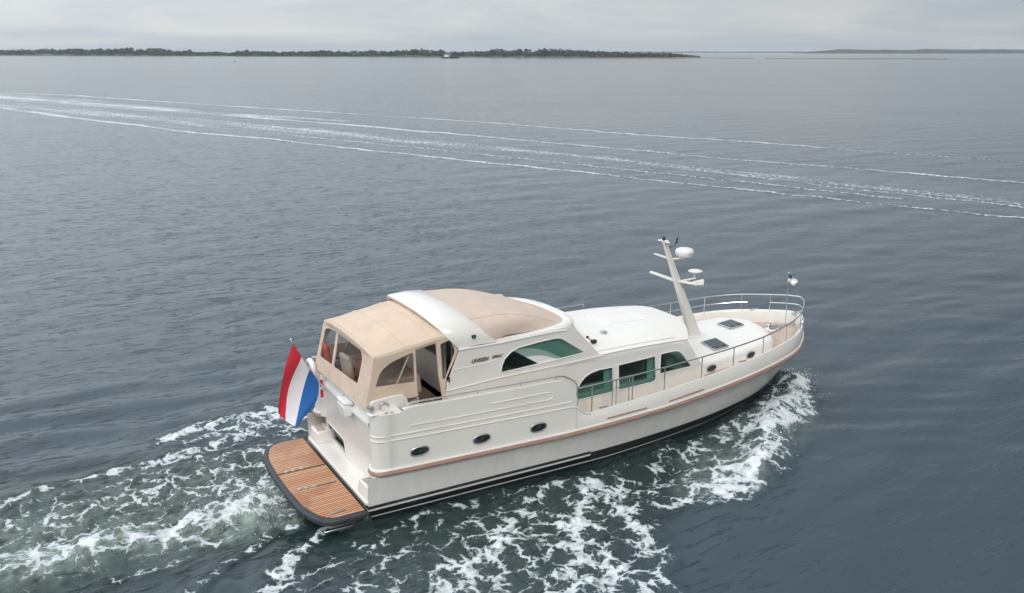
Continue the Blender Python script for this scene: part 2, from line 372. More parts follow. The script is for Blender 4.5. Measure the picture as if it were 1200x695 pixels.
stroke([(-1.6, -1.0), (-1.45, 1.2), (-1.3, 2.4)], .3, .55)
stroke([(-30, .6), (-8, .8), (-3, .9), (-1.5, .9)], [4, 1.6, 1.3, 1.0], .36)
stroke([(-8, 2.4), (-5.5, 1.6), (-3.5, 1.8), (-1.6, 1.0)], [1.2, 1.1, 1.0, .9], .55)
stroke([(-8, -.3), (-5, -.1), (-3, -.1), (-1.4, .3)], [1.3, 1.1, 1.0, .9], .60)
stroke([(-2.4, 4.3), (-.6, 4.4), (.4, 3.6)], [1.0, 1.0, .8], .50)
stroke([(6.0, -3.1), (3.5, -4.4), (0, -5.3), (-2, -6)], [.9, 1.4, 1.6, 1.6], .52)
stroke([(11.5, -2.4), (9.5, -3.3), (7.2, -3.9), (5.8, -3.5)], [.7, 1.0, .9, .6], .52)
stroke([(1.2, -3.0), (-.8, -3.2), (-2.4, -3.4)], [.5, .6, .7], .44)
# far wake of another boat
fx_ = WX+1.5*(fbm(WX*.11, WY*.11, 3, 31)-.5); fy_ = WY+1.5*(fbm(WX*.11, WY*.11, 3, 37)-.5)
kf = dict(X=fx_, Y=fy_)
stroke([(-8, 262), (-.9, 243.1), (14.2, 218.9), (24.3, 186.8), (38.1, 151.4), (49.8, 118.4), (58.8, 93.1), (64.4, 71.1), (70.2, 55.3), (73.5, 42.1), (77, 33), (82, 18)], [1.4, 1.3, 1.2, 1.0, .85, .7, .55, .46, .55, .4, .28, .26], .80, **kf)
stroke([(-12, 240), (-1.5, 218.6), (12.8, 186), (31.1, 124.8), (40.9, 96.6), (47.8, 74.2), (54.4, 51.4), (58.4, 38.5), (62.2, 28.2), (63.8, 22.6), (66, 14)], [2.4, 2.0, 1.4, 1.0, .85, .7, .58, .55, .5, .45, .45], .80, **kf)
stroke([(-20, 225), (-8.1, 194.5), (-2.6, 175), (6, 141.5), (12.1, 121.9), (17.3, 101.2), (22.9, 89.9), (27.4, 75.8), (31.5, 62.8), (35.7, 50.2), (38.9, 41.7), (42.1, 32), (45.5, 23), (47.5, 17.8), (49, 12.9), (52, 3)], [2.2, 1.8, 1.5, 1.2, .95, .8, .62, .52, .48, .44, .38, .37, .35, .34, .34, .34], .78, **kf)
stroke([(-14, 235), (-4, 190), (8, 155), (26.7, 108.2), (37.4, 75.4), (45.3, 53.2), (48.1, 41.6), (50.6, 31.4), (52.7, 22.9), (56, 10)], [10, 9, 7, 5, 3.8, 2.8, 2.0, 1.6, 1.4, 1.2], .60, **kf)
stroke([(-6, 235), (8, 195), (25, 145), (40, 112)], [10, 8, 5, 2.6], .68, **kf)
stroke([(22, 130), (30, 100), (39, 72), (46, 46), (50, 26), (54, 12)], [.7, .7, .6, .5, .4, .4], .68, **kf)
stroke([(17, 123), (26, 96), (33, 74), (38, 58), (44, 38), (49, 22)], [.8, .7, .55, .5, .45, .4], .66, **kf)
nearboat = np.hypot(WX-2, WY) < 26
ca, sa = math.cos(math.atan2(-190, 50)), math.sin(math.atan2(-190, 50))
SA = (WX*ca+WY*sa); TA = (-WX*sa+WY*ca)
STK = fbm(SA*.07+TA*.05, TA*.75, 4, 61)
# patchiness
P1 = fbm(WX*.9, WY*.9, 4, 51); P2 = fbm(WX*.25, WY*.25, 3, 77)
D = np.where(nearboat, D*(.70+.6*P1), D*(.30+.42*P2+.80*STK+.22*fbm(WX*.8, WY*.8, 3, 88)))
# milky aerated water
MK = np.maximum.reduce([.95*seg([(-9, -.4), (-7.3, -.45), (-6.1, -.4), (-5.0, -.35)], [.9, .7, .6, .45]),
    .85*seg([(-3.2, -.3), (-2.3, -.25), (-1.5, .0), (-.9, .3)], [.5, .7, .9, .9]), .75*seg([(-6, -.3), (-4, -.2), (-2.5, -.1)], [.7, .6, .6]),
    .35*seg([(-7, 1.2), (-4, .9), (-1, .9)], [2, 1.8, 1.4]), .10*seg([(5.5, -3.2), (3.5, -4.2), (0, -5)], [1, 1.3, 1.4]),
    .5*seg([(13.5, -1.4), (10.7, -3), (9, -3.9), (7.7, -4.2)], [.4, .9, .9, .5]),
    .22*seg([(-20, 215), (6, 160), (30, 100), (50, 40), (60, 0)], [14, 9, 6, 4, 4], X=WX, Y=WY)])
MK = MK*(.6+.95*fbm(WX*1.3, WY*1.3, 3, 15))
RL = np.where(nearboat, np.clip(1.25*seg([(-12, .8), (-4, .8), (-1, 0), (3, -3), (7, -3.0), (12.5, -1.6)], [3.6, 2.8, 3.0, 2.6, 1.5, .8], X=WX, Y=WY), 0, 1), 0)*(.7+.5*P1)  # painted darkening round the hull and stern where sky reflection is lost
# relief of the wake
crest = lambda pl, wd_, h: h*seg(pl, wd_, X=WX, Y=WY)**2
Z += np.where(nearboat, crest([(14.3, 0), (14.75, -.5), (13.6, -1.45), (12.5, -2.0), (11.4, -2.8), (10.4, -3.6), (9.4, -4.4)], [.35, .4, .45, .5, .55, .6, .5], .30), 0)
Z += np.where(nearboat, crest([(13, -1.2), (10, -2.3), (8, -2.5)], .35, .08), 0)
Z -= np.where(nearboat, crest([(9.5, -2.6), (7.5, -3.3), (6.3, -3.6)], .5, .12), 0)
Z += np.where(nearboat, crest([(-9, -.6), (-6, -.4), (-5, -.4)], .8, .20)+crest([(-3.2, -.2), (-1.9, 0), (-1.2, .5)], .6, .18), 0)
Z -= np.where(nearboat, crest([(-1.4, -1.6), (-1.4, 2)], .5, .10), 0)
turb = np.clip(D*1.3+MK, 0, 1)
Z += np.where(nearboat, turb*(.16*(fbm(WX*2.1, WY*2.1, 4, 5)-.5)+.13*np.abs(fbm(WX*4, WY*4, 3, 8)-.5)*2), turb*.08*(P2-.5)*np.clip((260-np.hypot(WX, WY))/200, 0, 1))
# stirred water all round the hull
st = np.where(nearboat, seg([(-9, 1), (0, .5), (5, -3), (9, -3)], [4, 4, 2.6, 1.6], X=WX, Y=WY), 0)
Z += st*.16*(fbm(WX*1.5+3*P1, WY*1.5, 4, 91)-.5)
# diverging wave train off the port quarter, and a weaker one to starboard of the bow
tr = np.clip(1-np.hypot((WX+6)/9, (WY-7)/5), 0, 1)
ph = (WY*.995+WX*.10+.6*(fbm(WX*.3, WY*.3, 3, 3)-.5)*2)*2*math.pi/1.75
Z += np.where(near, tr*.075*np.sin(ph), 0)
tr2 = np.clip(1-np.hypot((WX-15)/5.5, (WY+3.5)/3.2), 0, 1)
Z += np.where(near, tr2*.014*np.sin((WX*.5+WY*.87+.5*P1)*2*math.pi/1.1), 0)
Z = np.where(near, Z, 0)
me = bpy.data.meshes.new('water'); n_, m__ = WX.shape
co = np.stack([WX, WY, Z], -1).reshape(-1, 3).astype(np.float32)
idx = np.arange(n_*m__).reshape(n_, m__)
F = np.stack([idx[:-1, :-1], idx[:-1, 1:], idx[1:, 1:], idx[1:, :-1]], -1).reshape(-1, 4)
me.vertices.add(len(co)); me.vertices.foreach_set('co', co.ravel())
me.loops.add(F.size); me.loops.foreach_set('vertex_index', F.ravel().astype(np.int32))
me.polygons.add(len(F)); me.polygons.foreach_set('loop_start', np.arange(0, F.size, 4, dtype=np.int32)); me.polygons.foreach_set('loop_total', np.full(len(F), 4, dtype=np.int32))
me.update(calc_edges=True); me.shade_smooth()
for nm, arr in (('foam', D), ('milk', MK), ('reflection_loss', RL)):
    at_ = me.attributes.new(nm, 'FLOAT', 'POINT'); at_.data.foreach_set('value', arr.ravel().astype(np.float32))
def water_mat():
    m = bpy.data.materials.new('sea_water'); m.use_nodes = True; t = m.node_tree; b = t.nodes['Principled BSDF']
    X = t.nodes.new; LK = t.links.new
    g = X('ShaderNodeNewGeometry')
    def mth(op, a=None, bv=None, c=None, clamp=False):
        q = X('ShaderNodeMath'); q.operation = op; q.use_clamp = clamp
        for i, z in enumerate((a, bv, c)):
            if z is None: continue
            if isinstance(z, (int, float)): q.inputs[i].default_value = z
            else: LK(z, q.inputs[i])
        return q.outputs[0]
    def noise(scale, det=4, ro=.5, dist=0, sc=(1, 1, 1), rot=0, loc=0):
        mpn = X('ShaderNodeMapping'); mpn.inputs['Scale'].default_value = sc; mpn.inputs['Rotation'].default_value = (0, 0, rot); mpn.inputs['Location'].default_value = (loc, loc, 0)
        LK(g.outputs['Position'], mpn.inputs[0]); n = X('ShaderNodeTexNoise'); n.inputs['Scale'].default_value = scale; n.inputs['Detail'].default_value = det
        n.inputs['Roughness'].default_value = ro; n.inputs['Distortion'].default_value = dist; LK(mpn.outputs[0], n.inputs['Vector']); return n
    fa = X('ShaderNodeAttribute'); fa.attribute_name = 'foam'; mk = X('ShaderNodeAttribute'); mk.attribute_name = 'milk'
    fD = fa.outputs['Fac']; fM = mk.outputs['Fac']
    # warped cell walls = foam lace
    wn = noise(1.3, 4, .6); wv = X('ShaderNodeVectorMath'); wv.operation = 'MULTIPLY_ADD'
    LK(wn.outputs['Color'], wv.inputs[0]); wv.inputs[1].default_value = (.8, .8, .0); LK(g.outputs['Position'], wv.inputs[2])
    wn2 = noise(5, 3, .6); wv2 = X('ShaderNodeVectorMath'); wv2.operation = 'MULTIPLY_ADD'
    LK(wn2.outputs['Color'], wv2.inputs[0]); wv2.inputs[1].default_value = (.22, .22, .0); LK(wv.outputs[0], wv2.inputs[2])
    def lace(scale, k):
        v = X('ShaderNodeTexVoronoi'); v.feature = 'DISTANCE_TO_EDGE'; v.inputs['Scale'].default_value = scale; v.inputs['Randomness'].default_value = 1
        v.voronoi_dimensions = '2D'
        LK(wv2.outputs[0], v.inputs['Vector']); return mth('SUBTRACT', 1, mth('MULTIPLY', v.outputs['Distance'], k), clamp=True)
    l1 = lace(1.5, 3.2); l2 = lace(4.2, 3.0); l3 = lace(10, 2.6)
    fn = noise(2.2, 8, .68).outputs['Fac']; ff = noise(14, 4, .7).outputs['Fac']
    la = mth('ADD', mth('ADD', mth('MULTIPLY', l1, .44), mth('MULTIPLY', l2, .34)), mth('ADD', mth('MULTIPLY', l3, .10), mth('ADD', mth('MULTIPLY', fn, .50), mth('MULTIPLY', ff, .24))))
    # la about 0.4..1.3, foam where la + D exceeds a threshold
    val = mth('ADD', la, mth('MULTIPLY', fD, 1.15))
    mr = X('ShaderNodeMapRange'); mr.interpolation_type = 'SMOOTHSTEP'; mr.inputs['From Min'].default_value = 1.46; mr.inputs['From Max'].default_value = 1.66; LK(val, mr.inputs['Value'])
    gate = X('ShaderNodeMapRange'); gate.inputs['From Min'].default_value = .12; gate.inputs['From Max'].default_value = .35; LK(fD, gate.inputs['Value'])
    foam = mth('MULTIPLY', mr.outputs[0], gate.outputs[0], clamp=True)
    veil = X('ShaderNodeMapRange'); veil.inputs['From Min'].default_value = 1.20; veil.inputs['From Max'].default_value = 1.9; LK(val, veil.inputs['Value'])
    milk = mth('ADD', mth('MULTIPLY', fM, mth('MULTIPLY', mth('ADD', fn, -.28), 2.2, clamp=True)), mth('MULTIPLY', mth('MULTIPLY', veil.outputs[0], gate.outputs[0]), .06), clamp=True)
    rl = X('ShaderNodeAttribute'); rl.attribute_name = 'reflection_loss'; c0 = X('ShaderNodeMixRGB'); LK(rl.outputs['Fac'], c0.inputs[0]); c0.inputs[1].default_value = (.046, .068, .086, 1); c0.inputs[2].default_value = (.016, .034, .032, 1)  # missing sky reflection put into the water colour as dark green
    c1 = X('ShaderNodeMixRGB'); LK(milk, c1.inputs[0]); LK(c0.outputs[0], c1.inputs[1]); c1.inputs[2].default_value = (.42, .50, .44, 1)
    fcol = X('ShaderNodeMixRGB'); LK(mth('MULTIPLY', mth('ADD', val, -1.5), 2.0, clamp=True), fcol.inputs[0]); fcol.inputs[1].default_value = (.42, .49, .49, 1); fcol.inputs[2].default_value = (.80, .82, .84, 1)
    c2 = X('ShaderNodeMixRGB'); LK(foam, c2.inputs[0]); LK(c1.outputs[0], c2.inputs[1]); LK(fcol.outputs[0], c2.inputs[2])
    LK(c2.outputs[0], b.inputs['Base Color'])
    LK(mth('ADD', .13, mth('MULTIPLY', mth('MAXIMUM', foam, mth('MULTIPLY', milk, .5)), .7)), b.inputs['Roughness'])
    b.inputs['IOR'].default_value = 1.333
    # ripples: three sizes, gusts make some patches rougher
    gust = noise(.035, 3, .5).outputs['Fac']; gr = X('ShaderNodeMapRange'); gr.inputs['From Min'].default_value = .35; gr.inputs['From Max'].default_value = .65; gr.inputs['To Min'].default_value = .55; gr.inputs['To Max'].default_value = 1.25; LK(gust, gr.inputs['Value'])
    r0 = noise(.9, 3, .5, .3, (.6, 1.7, 1), R(6)).outputs['Fac']
    r1a = noise(1.9, 5, .62, 1.3, (.55, 1.9, 1), R(4)).outputs['Fac']; r2 = noise(8, 3, .6, .2, (.7, 1.5, 1), R(12)).outputs['Fac']
    r1b = X('ShaderNodeMapRange'); r1b.inputs['From Min'].default_value = .54; r1b.inputs['From Max'].default_value = .80; LK(r1a, r1b.inputs['Value'])
    r1 = mth('MULTIPLY', mth('POWER', r1b.outputs[0], 1.6), 2.6)
    sp3 = X('ShaderNodeSeparateXYZ'); LK(g.outputs['Position'], sp3.inputs[0])
    lat = mth('ADD', mth('MULTIPLY', sp3.outputs['X'], -.87), mth('MULTIPLY', sp3.outputs['Y'], .5))
    lm = X('ShaderNodeMapRange'); lm.inputs['From Min'].default_value = -13; lm.inputs['From Max'].default_value = 3; lm.inputs['To Min'].default_value = .28; lm.inputs['To Max'].default_value = 1.25; LK(lat, lm.inputs['Value'])
    r1 = mth('MULTIPLY', r1, lm.outputs[0])
    h = mth('ADD', mth('ADD', mth('MULTIPLY', r1, .034), mth('MULTIPLY', r0, .024)), mth('MULTIPLY', r2, .0035))
    h = mth('MULTIPLY', h, gr.outputs[0])
    h = mth('ADD', h, mth('ADD', mth('MULTIPLY', foam, .022), mth('MULTIPLY', mth('MULTIPLY', fn, gate.outputs[0]), .05)))
    bp = X('ShaderNodeBump'); bp.inputs['Strength'].default_value = 1; bp.inputs['Distance'].default_value = 1.0; LK(h, bp.inputs['Height'])
    LK(bp.outputs[0], b.inputs['Normal'])
    return m
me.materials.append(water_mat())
wo = bpy.data.objects.new('water', me); C.objects.link(wo); tag(wo, 'calm grey blue sea with white wake foam round the yacht', kind='structure', cat='water')

# ================================================================== FAR SHORE
shore = [(-52, 2744, 13.0), (57, 2571, 12.2), (117, 2477, 12.5), (130, 2456, 16.4), (158, 2412, 12.6), (190, 2361, 16.4), (206, 2336, 11.2), (227, 2302, 14.3), (252, 2264, 13.0), (271, 2233, 16.1), (289, 2205, 16.5), (303, 2182, 13.6), (310, 2171, 15.2), (333, 2135, 14.4), (345, 2115, 13.3), (352, 2105, 8.1), (370, 2076, 10.6), (380, 2061, 12.0), (388, 2049, 7.0), (419, 1999, 7.8), (448, 1954, 5.7), (455, 1942, 6.7), (464, 1928, 11.3), (476, 1908, 9.4), (495, 1879, 8.3), (529, 1817, 8.1), (553, 1772, 8.9), (571, 1739, 10.5), (588, 1708, 8.6), (603, 1679, 9.0), (629, 1633, 11.2), (643, 1606, 9.1), (662, 1571, 10.6), (683, 1533, 13.9), (695, 1511, 10.3), (704, 1495, 11.8), (713, 1478, 8.6), (726, 1454, 8.2), (739, 1430, 9.2), (752, 1407, 9.6), (763, 1387, 13.6), (772, 1369, 9.0), (789, 1339, 13.8), (799, 1320, 9.3), (808, 1303, 13.2), (824, 1274, 12.3), (846, 1233, 10.0), (861, 1206, 9.2), (889, 1154, 7.7), (916, 1104, 6.2), (930, 1080, 3.4), (938, 1056, 1.3)]
shore = [(-700, 3750, 13.0), (-300, 3120, 12)]+shore
nv = Vector((.87, .5, 0)).normalized()         # pointing inland, away from the camera
def land(name, front, depth, h, m, label):
    mb = MB(); rows = []
    for k, (x, y) in enumerate(front):
        dep = depth(k) if callable(depth) else depth; hh = h(k) if callable(h) else h
        rows.append([(x, y, -.4), (x+nv.x*4, y+nv.y*4, hh*.5), (x+nv.x*dep*.5, y+nv.y*dep*.5, hh), (x+nv.x*dep, y+nv.y*dep, -.4)])
    mb.grid(rows); o = mb.build(name, m, smooth=60); tag(o, label, kind='structure', cat='land'); return o
fr = [(x+random.uniform(-3, 3), y+random.uniform(-3, 3)) for x, y, _ in shore]
land('island', fr, lambda k: 130 if k < len(shore)-4 else 60-14*(k-len(shore)+4), 1.6, M['land'], 'long low green island lying across the horizon')
bar1 = sm([(905, 1095, 0), (893, 1040, 0), (893, 995, 0), (893, 955, 0), (903, 930, 0)], 4)
land('sandbar', [(p.x, p.y) for p in bar1], 110, .45, M['sand'], 'pale sandbar trailing off the right tip of the island')
bar2 = sm([(906, 890, 0), (925, 815, 0), (969, 778, 0), (1010, 755, 0), (1050, 725, 0)], 5)
land('sandbar', [(p.x, p.y) for p in bar2], lambda k: 60+60*math.sin(k*.16)**2, .9, M['sand'], 'thin tan sandbar in open water right of the island')
bar3 = sm([(985, 722, 0), (1000, 660, 0), (1019, 602, 0), (1060, 552, 0)], 4)
land('sandbar', [(p.x, p.y) for p in bar3], 28, .25, M['sand'], 'faint mudbank line furthest right in the water')
def clump(mb, c, rx, rz, n, s_):
    for _ in range(n):
        a = random.uniform(0, 6.283); zc = random.uniform(-.2, 1); q = math.sqrt(max(0, 1-zc*zc))*random.uniform(.55, 1.08)
        p = Vector((c[0]+math.cos(a)*q*rx, c[1]+math.sin(a)*q*rx, c[2]+zc*rz*random.uniform(.8, 1.06)))
        u = Vector((random.gauss(0, 1), random.gauss(0, 1), random.gauss(0, 1))).normalized(); v = u.orthogonal().normalized(); w_ = u.cross(v)
        k = s_*random.uniform(.5, 1.2); v = v*k; w_ = w_*k
        mb.add([p-v-w_*.6, p+v-w_*.7, p+v*.8+w_, p-v*.7+w_*.9], [(0, 1, 2, 3)])
mb = MB()
pts = []
for (x0, y0, h0), (x1, y1, h1) in zip(shore, shore[1:]):
    Ls = math.hypot(x1-x0, y1-y0); k = max(1, int(Ls/5.5))
    for i in range(k):
        t = i/k; pts.append((x0+(x1-x0)*t, y0+(y1-y0)*t, h0+(h1-h0)*t))
for x, y, h in pts:
    if h < 2: continue
    grassy = h < 7.2
    for row in range(2):
        off = random.uniform(8, 18)+row*random.uniform(10, 22)
        hh = h*random.uniform(.92, 1.15)*(1 if row else .8)
        r_ = random.uniform(5, 8.5)
        clump(mb, (x+nv.x*off, y+nv.y*off, hh*.35), r_, hh*.62, 60 if y < 2400 else 30, 1.8 if y > 1700 else 1.4)
o = mb.build('distant_wood', M['leaf2'], smooth=0); tag(o, 'dark mass of low trees covering the island', 'wood', kind='stuff')
# trees that stand out above the mass
outs = [(271, 2233, 16.4, 'leftmost round treetop rising above the far island wood'), (464, 1928, 11.8, 'lone round treetop above the low pale stretch of the island'),
        (683, 1533, 14.2, 'tall treetop left of the distant dark workboat'), (763, 1387, 14.0, 'rounded treetop just right of the distant dark workboat'),
        (789, 1339, 14.4, 'broad treetop in the middle of the island right half'), (811, 1297, 13.8, 'rightmost tall treetop before the island tapers down')]
for x, y, h, lb in outs:
    h *= .88; t = empty('tree', (x+nv.x*10, y+nv.y*10, .8)); tag(t, lb, 'tree', 'treetops standing out on the island')
    b = MB().tube([(0, 0, 0), (.2, .1, h*.3), (.1, -.1, h*.65)], .45, 8, .18)
    for q in range(5):
        a = q*1.256; b.tube([(.1, 0, h*(.3+.05*q)), (math.cos(a)*2.2, math.sin(a)*2.2, h*(.5+.05*q))], .16, 6, .06)
    b.build('trunk', M['bark'], t)
    cmb = MB()
    for q in range(7):
        a = q*.9; clump(cmb, (math.cos(a)*2.6*(q > 0), math.sin(a)*2.6*(q > 0), h*(.55 if q else .66)), 3.1, h*.30, 80, 1.0)
    cmb.build('crown', M['leaf'], t, smooth=0)
# shores behind
def farshore(name, x0, y0, x1, y1, h, lab, step=28):
    mb = MB(); Ls = math.hypot(x1-x0, y1-y0); k = int(Ls/step); rows = []
    for i in range(k+1):
        t = i/k; e_ = min(1, 8*t, 8*(1-t)+.15); hh = h*e_*(.55+.6*float(fbm(np.array([i*.35]), np.array([.5]), 3, 2)[0]))
        x, y = x0+(x1-x0)*t, y0+(y1-y0)*t
        rows.append([(x, y, -.5), (x+8*.84, y+8*.5, hh*.75), (x+30*.84, y+30*.5, hh), (x+260, y+150, hh*.8), (x+300, y+170, -.5)])
    mb.grid(rows); o = mb.build(name, M['farland'], smooth=0); tag(o, lab, kind='structure', cat='land')
farshore('distant_shore', 3174, 3006, 4700, 2090, 21, 'low wooded shore on the far right horizon')
farshore('distant_shore', 3000, 5400, 5800, 3600, 9, 'faintest bluish shore line behind the sandbars', 40)

# distant workboat
t = empty('workboat', (588, 1181, 0), R(-29.5)); tag(t, 'small dark workboat with white wheelhouse in front of the island', 'boat')
hb = MB(); rows = []
for i in range(13):
    x = -12.5+25*i/12; b_ = 2.7*(1-max(0, (abs(x)-7)/6.2)**2*.9); sh = 1.5+.9*(max(0, -x-5)/7)**1.5+.5*(max(0, x-8)/5)
    rows.append([(x, -b_*.7, -.6), (x, -b_, .5), (x, -b_, sh), (x, b_, sh), (x, b_, .5), (x, b_*.7, -.6)])
hb.grid(rows, cv=True); hb.f += [tuple(range(6)), tuple(range(72, 78))]
hb.build('hull', M['shiphull'], t)
wh = MB().box((-6.5, 0, 2.9), (7, 4, 2.4)).box((-6.2, 0, 5.0), (4.4, 3.2, 2.0)).box((-6.2, 0, 6.1), (5, 3.6, .2)).build('wheelhouse', M['shipwhite'], t, bevel=.1)
MB().box((-6.2, -1.63, 5.2), (3.8, .05, .8)).box((-3.97, 0, 5.2), (.05, 2.8, .8)).build('window', M['darkglass'], wh)
MB().tube([(-2.6, 0, 1.5), (-2.6, 0, 9)], .35, 8, .2).tube([(-2.6, 0, 3), (.8, 0, 7.6)], .32, 8, .22).build('mast', M['shipwhite'], t)
MB().box((3.5, 0, 2.0), (9, 3.6, .8)).box((8.6, 0, 2.6), (1.6, 1.8, 1.4)).build('cargo_hatch', M['shiphull'], t, bevel=.05)
# buoys
for (x, y, lb) in ((212, 887, 'tiny dark marker buoy far left below the island'), (1362, 1345, 'tiny dark marker far right near the sandbars')):
    t = empty('marker_buoy', (x, y, 0)); tag(t, lb, 'buoy')
    MB().lathe([(.0, -.3), (.6, -.2), (.65, .3), (.45, .6), (0, .65)], n=12).build('float', M['shiphull'], t)
    MB().tube([(0, 0, .6), (0, 0, 1.9)], .12, 6).lathe([(0, 1.6), (.35, 1.7), (0, 2.3)], n=8).build('topmark', M['shiphull'], t)

# ================================================================== YACHT
Y = empty('motor_yacht'); tag(Y, 'cream motor yacht with tan canvas canopy under way with a white wake', 'yacht')
BR = smt([(.1, 2.12), (1, 2.2), (2.4, 2.27), (4.4, 2.35), (6, 2.39), (8, 2.37), (10, 2.25), (11.6, 2.06), (12.9, 1.77), (13.7, 1.46), (14.35, 1.02), (14.85, .60), (15.1, .34), (15.25, 0)], 4)
ZR = [(0, 1.13), (2.4, 1.12), (5, 1.10), (8, 1.17), (10, 1.29), (12, 1.42), (13.5, 1.5), (15.5, 1.57)]
ZC = [(5.4, 1.50), (7.5, 1.60), (9.8, 1.73), (11.8, 1.88), (12.9, 1.97), (14, 2.03), (15.5, 2.08)]
B35 = smt([(.05, 2.06), (2.5, 2.09), (5.6, 2.13), (7, 2.10), (8.5, 1.99), (10, 1.80), (11.3, 1.52), (12.4, 1.2), (13.4, .75), (14.15, .3), (14.6, 0)], 4)
B00 = smt([(.05, 1.97), (5.6, 2.05), (7, 2.0), (8.5, 1.85), (10, 1.62), (11.3, 1.3), (12.4, .95), (13.4, .5), (14.3, 0)], 4)
def br(x): return itp(x, BR)
def zr(x): return itp(x, ZR)
def zc(x): return itp(x, ZC)
# --- hull
ns = 70
def hull_row(s_):
    # eight levels, each with its own stem position
    s2 = s_
    lv = []
    for (xe, tab, z) in ((13.4, None, -.6), (14.3, B00, 0.0), (14.6, B35, .35), (14.92, None, .70), (15.1, None, 1.05), (15.25, BR, None)):
        x = .05+(xe-.05)*s2
        lv.append((x, tab, z))
    xr = lv[5][0]; bR = br(xr); zR = zr(xr)-.05
    b35 = itp(lv[2][0], B35); b0 = itp(lv[1][0], B00)
    row = [(lv[0][0], b0*.75, -.6), (lv[1][0], b0, 0), (lv[2][0], b35, .35)]
    for k, (q, e_) in enumerate(((.33, .22), (.66, .52))):
        x = lv[2][0]+(xr-lv[2][0])*(.42 if k == 0 else .74)
        row.append((x, b35+(bR-b35)*e_, .35+(zR-.35)*q))
    row.append((xr, bR, zR)); return row
SS = [1-(1-i/ns)**1.5 for i in range(ns+1)]
rows = [hull_row(s_) for s_ in SS]
def dens(r): return [tuple(p) for p in sm(r, 5)]
hb = MB(); hb.grid([[(x, -y, z) for x, y, z in dens(r)] for r in rows]); hb.mirror()
tr_ = [(x, y, z) for x, y, z in dens(rows[0])]
tz = [p for p in tr_ if p[2] <= .52]
k0 = len(hb.v); ring = [(x, -y, z) for x, y, z in tz]+[(x, y, z) for x, y, z in reversed(tz)]
hb.add(ring, [tuple(range(len(ring)))])
hull = hb.build('hull', M['hull'], Y, smooth=50)
# stern corner of the hull between ledge and rub rail
def qplan(n=8):   # plan of the raised quarter: from the transom round to the side
    return [(.50, -1.60), (.40, -1.63), (.29, -1.72), (.23, -1.86), (.235, -1.99), (.30, -2.09), (.42, -2.145), (.6, -2.175)]
QP = [(p.x, p.y) for p in sm([(a, b, 0) for a, b in qplan()], 4)]
# raised quarter and bulwark
b_ = MB(); xs = [.6, 1.05, 1.5, 2, 2.5, 3, 3.5, 4, 4.4, 4.75, 4.95, 5.08, 5.18, 5.25, 5.30]
def topz(x):
    if x < .78: return 2.47
    if x < 1.0: return 2.47+.09*(x-.78)/.22
    if x < 4.75: return 2.56-.0095*(x-1)
    t = min(1, (x-4.75)/.55); return 1.98+.545*math.sqrt(max(0, 1-t*t))
pl = [(x, y) for x, y in QP]+[(x, -br(x)+.0) for x in sorted(set([.8, .9]+xs[1:]))]
pl = [(x, y if x < .6 else -(br(x)-.015)) for x, y in pl]
rows = []
for x, y in pl:
    zb = zr(x)-.03; zt = topz(x); rows.append([(x, y, zb+(zt-zb)*k/8) if k < 8 else (x, y, zt) for k in range(9)])
b_.grid(rows)
# inner skin and top of the bulwark (x > .9)
inn = [(x, y+.13) for x, y in pl if x >= .9]
b_.grid([[(x, y-.13, topz(x)), (x, y-.065, topz(x)+.012), (x, y, topz(x)), (x, y, 1.35)] for x, y in inn])
x_, y_ = pl[-1]; b_.grid([[(x_, y_, zr(x_)), (x_, y_+.13, zr(x_))], [(x_, y_, topz(x_)), (x_, y_+.13, topz(x_))]])
# stern-quarter top (wing platform)
qt = [(x, y) for x, y in pl if x <= .9]
poly = qt+[(.9, -1.70), (.5, -1.62)]
b_.add([(x, y, 2.475) for x, y in poly], [tuple(range(len(poly)))])
for q_ in (b_, b_.flipped()): q_.build('raised_bulwark', M['gel'], Y, smooth=50)
# low wedge where the bulwark drops to the forward cap
def dip(x): return 1.74-.24*math.sin(min(1, max(0, (x-5.28)/.42))*math.pi/2)
fx2 = [5.28+.05*k for k in range(10)]+list(np.linspace(5.8, 13.6, 40))+[13.9, 14.2, 14.5, 14.7, 14.85, 14.97, 15.07, 15.14, 15.19, 15.23, 15.25]
def capz(x): return max(zc(x), dip(x)) if x < 5.75 else zc(x)
fb = MB(); rows = []
for x in fx2:
    y = -(br(x)); yi = -max(0, br(x)-.09); xin = x-.10*max(0, (x-13.5)/1.9)
    rows.append([(x, y, zr(x)-.03), (x+.0, y-.01, zr(x)+.15), (x, y, capz(x)-.02), (x-.01, y+.02, capz(x)+.01), (xin, yi-.02, capz(x)+.01), (xin-.01, yi, capz(x)-.02), (xin-.01, yi, zr(x)-.0)])
fb.grid(rows); fb.mirror(); fwd = fb.build('bulwark', M['gel'], Y, smooth=50)
# white cap line
cb = MB().tube([(x, -(br(x)-.03), capz(x)+.012) for x in fx2], .022, 6); cb.mirror(); cb.build('cap_rail', M['plast'], Y)
# rub rail
rx = [.14, .2, .34]+list(np.linspace(.6, 13.6, 60))+fx2[-11:]
rp = [(.27, -1.72, zr(0)+.0), (.20, -1.86, 1.125), (.20, -1.99, 1.12), (.27, -2.11, 1.12)]+[(x, -(br(x)+.02), zr(x)) for x in rx if x > .3]
rp[-1] = (15.28, 0, zr(15.4))
rb = MB().tube(rp, .055, 8, squash=1.05); rb.mirror(); rb.build('rub_rail', M['rubrail'], Y)
rb = MB().tube([(p[0], p[1]+.012, p[2]+.066) for p in rp], .028, 6); rb.mirror(); rb.build('rub_rail_ledge', M['plast'], Y)
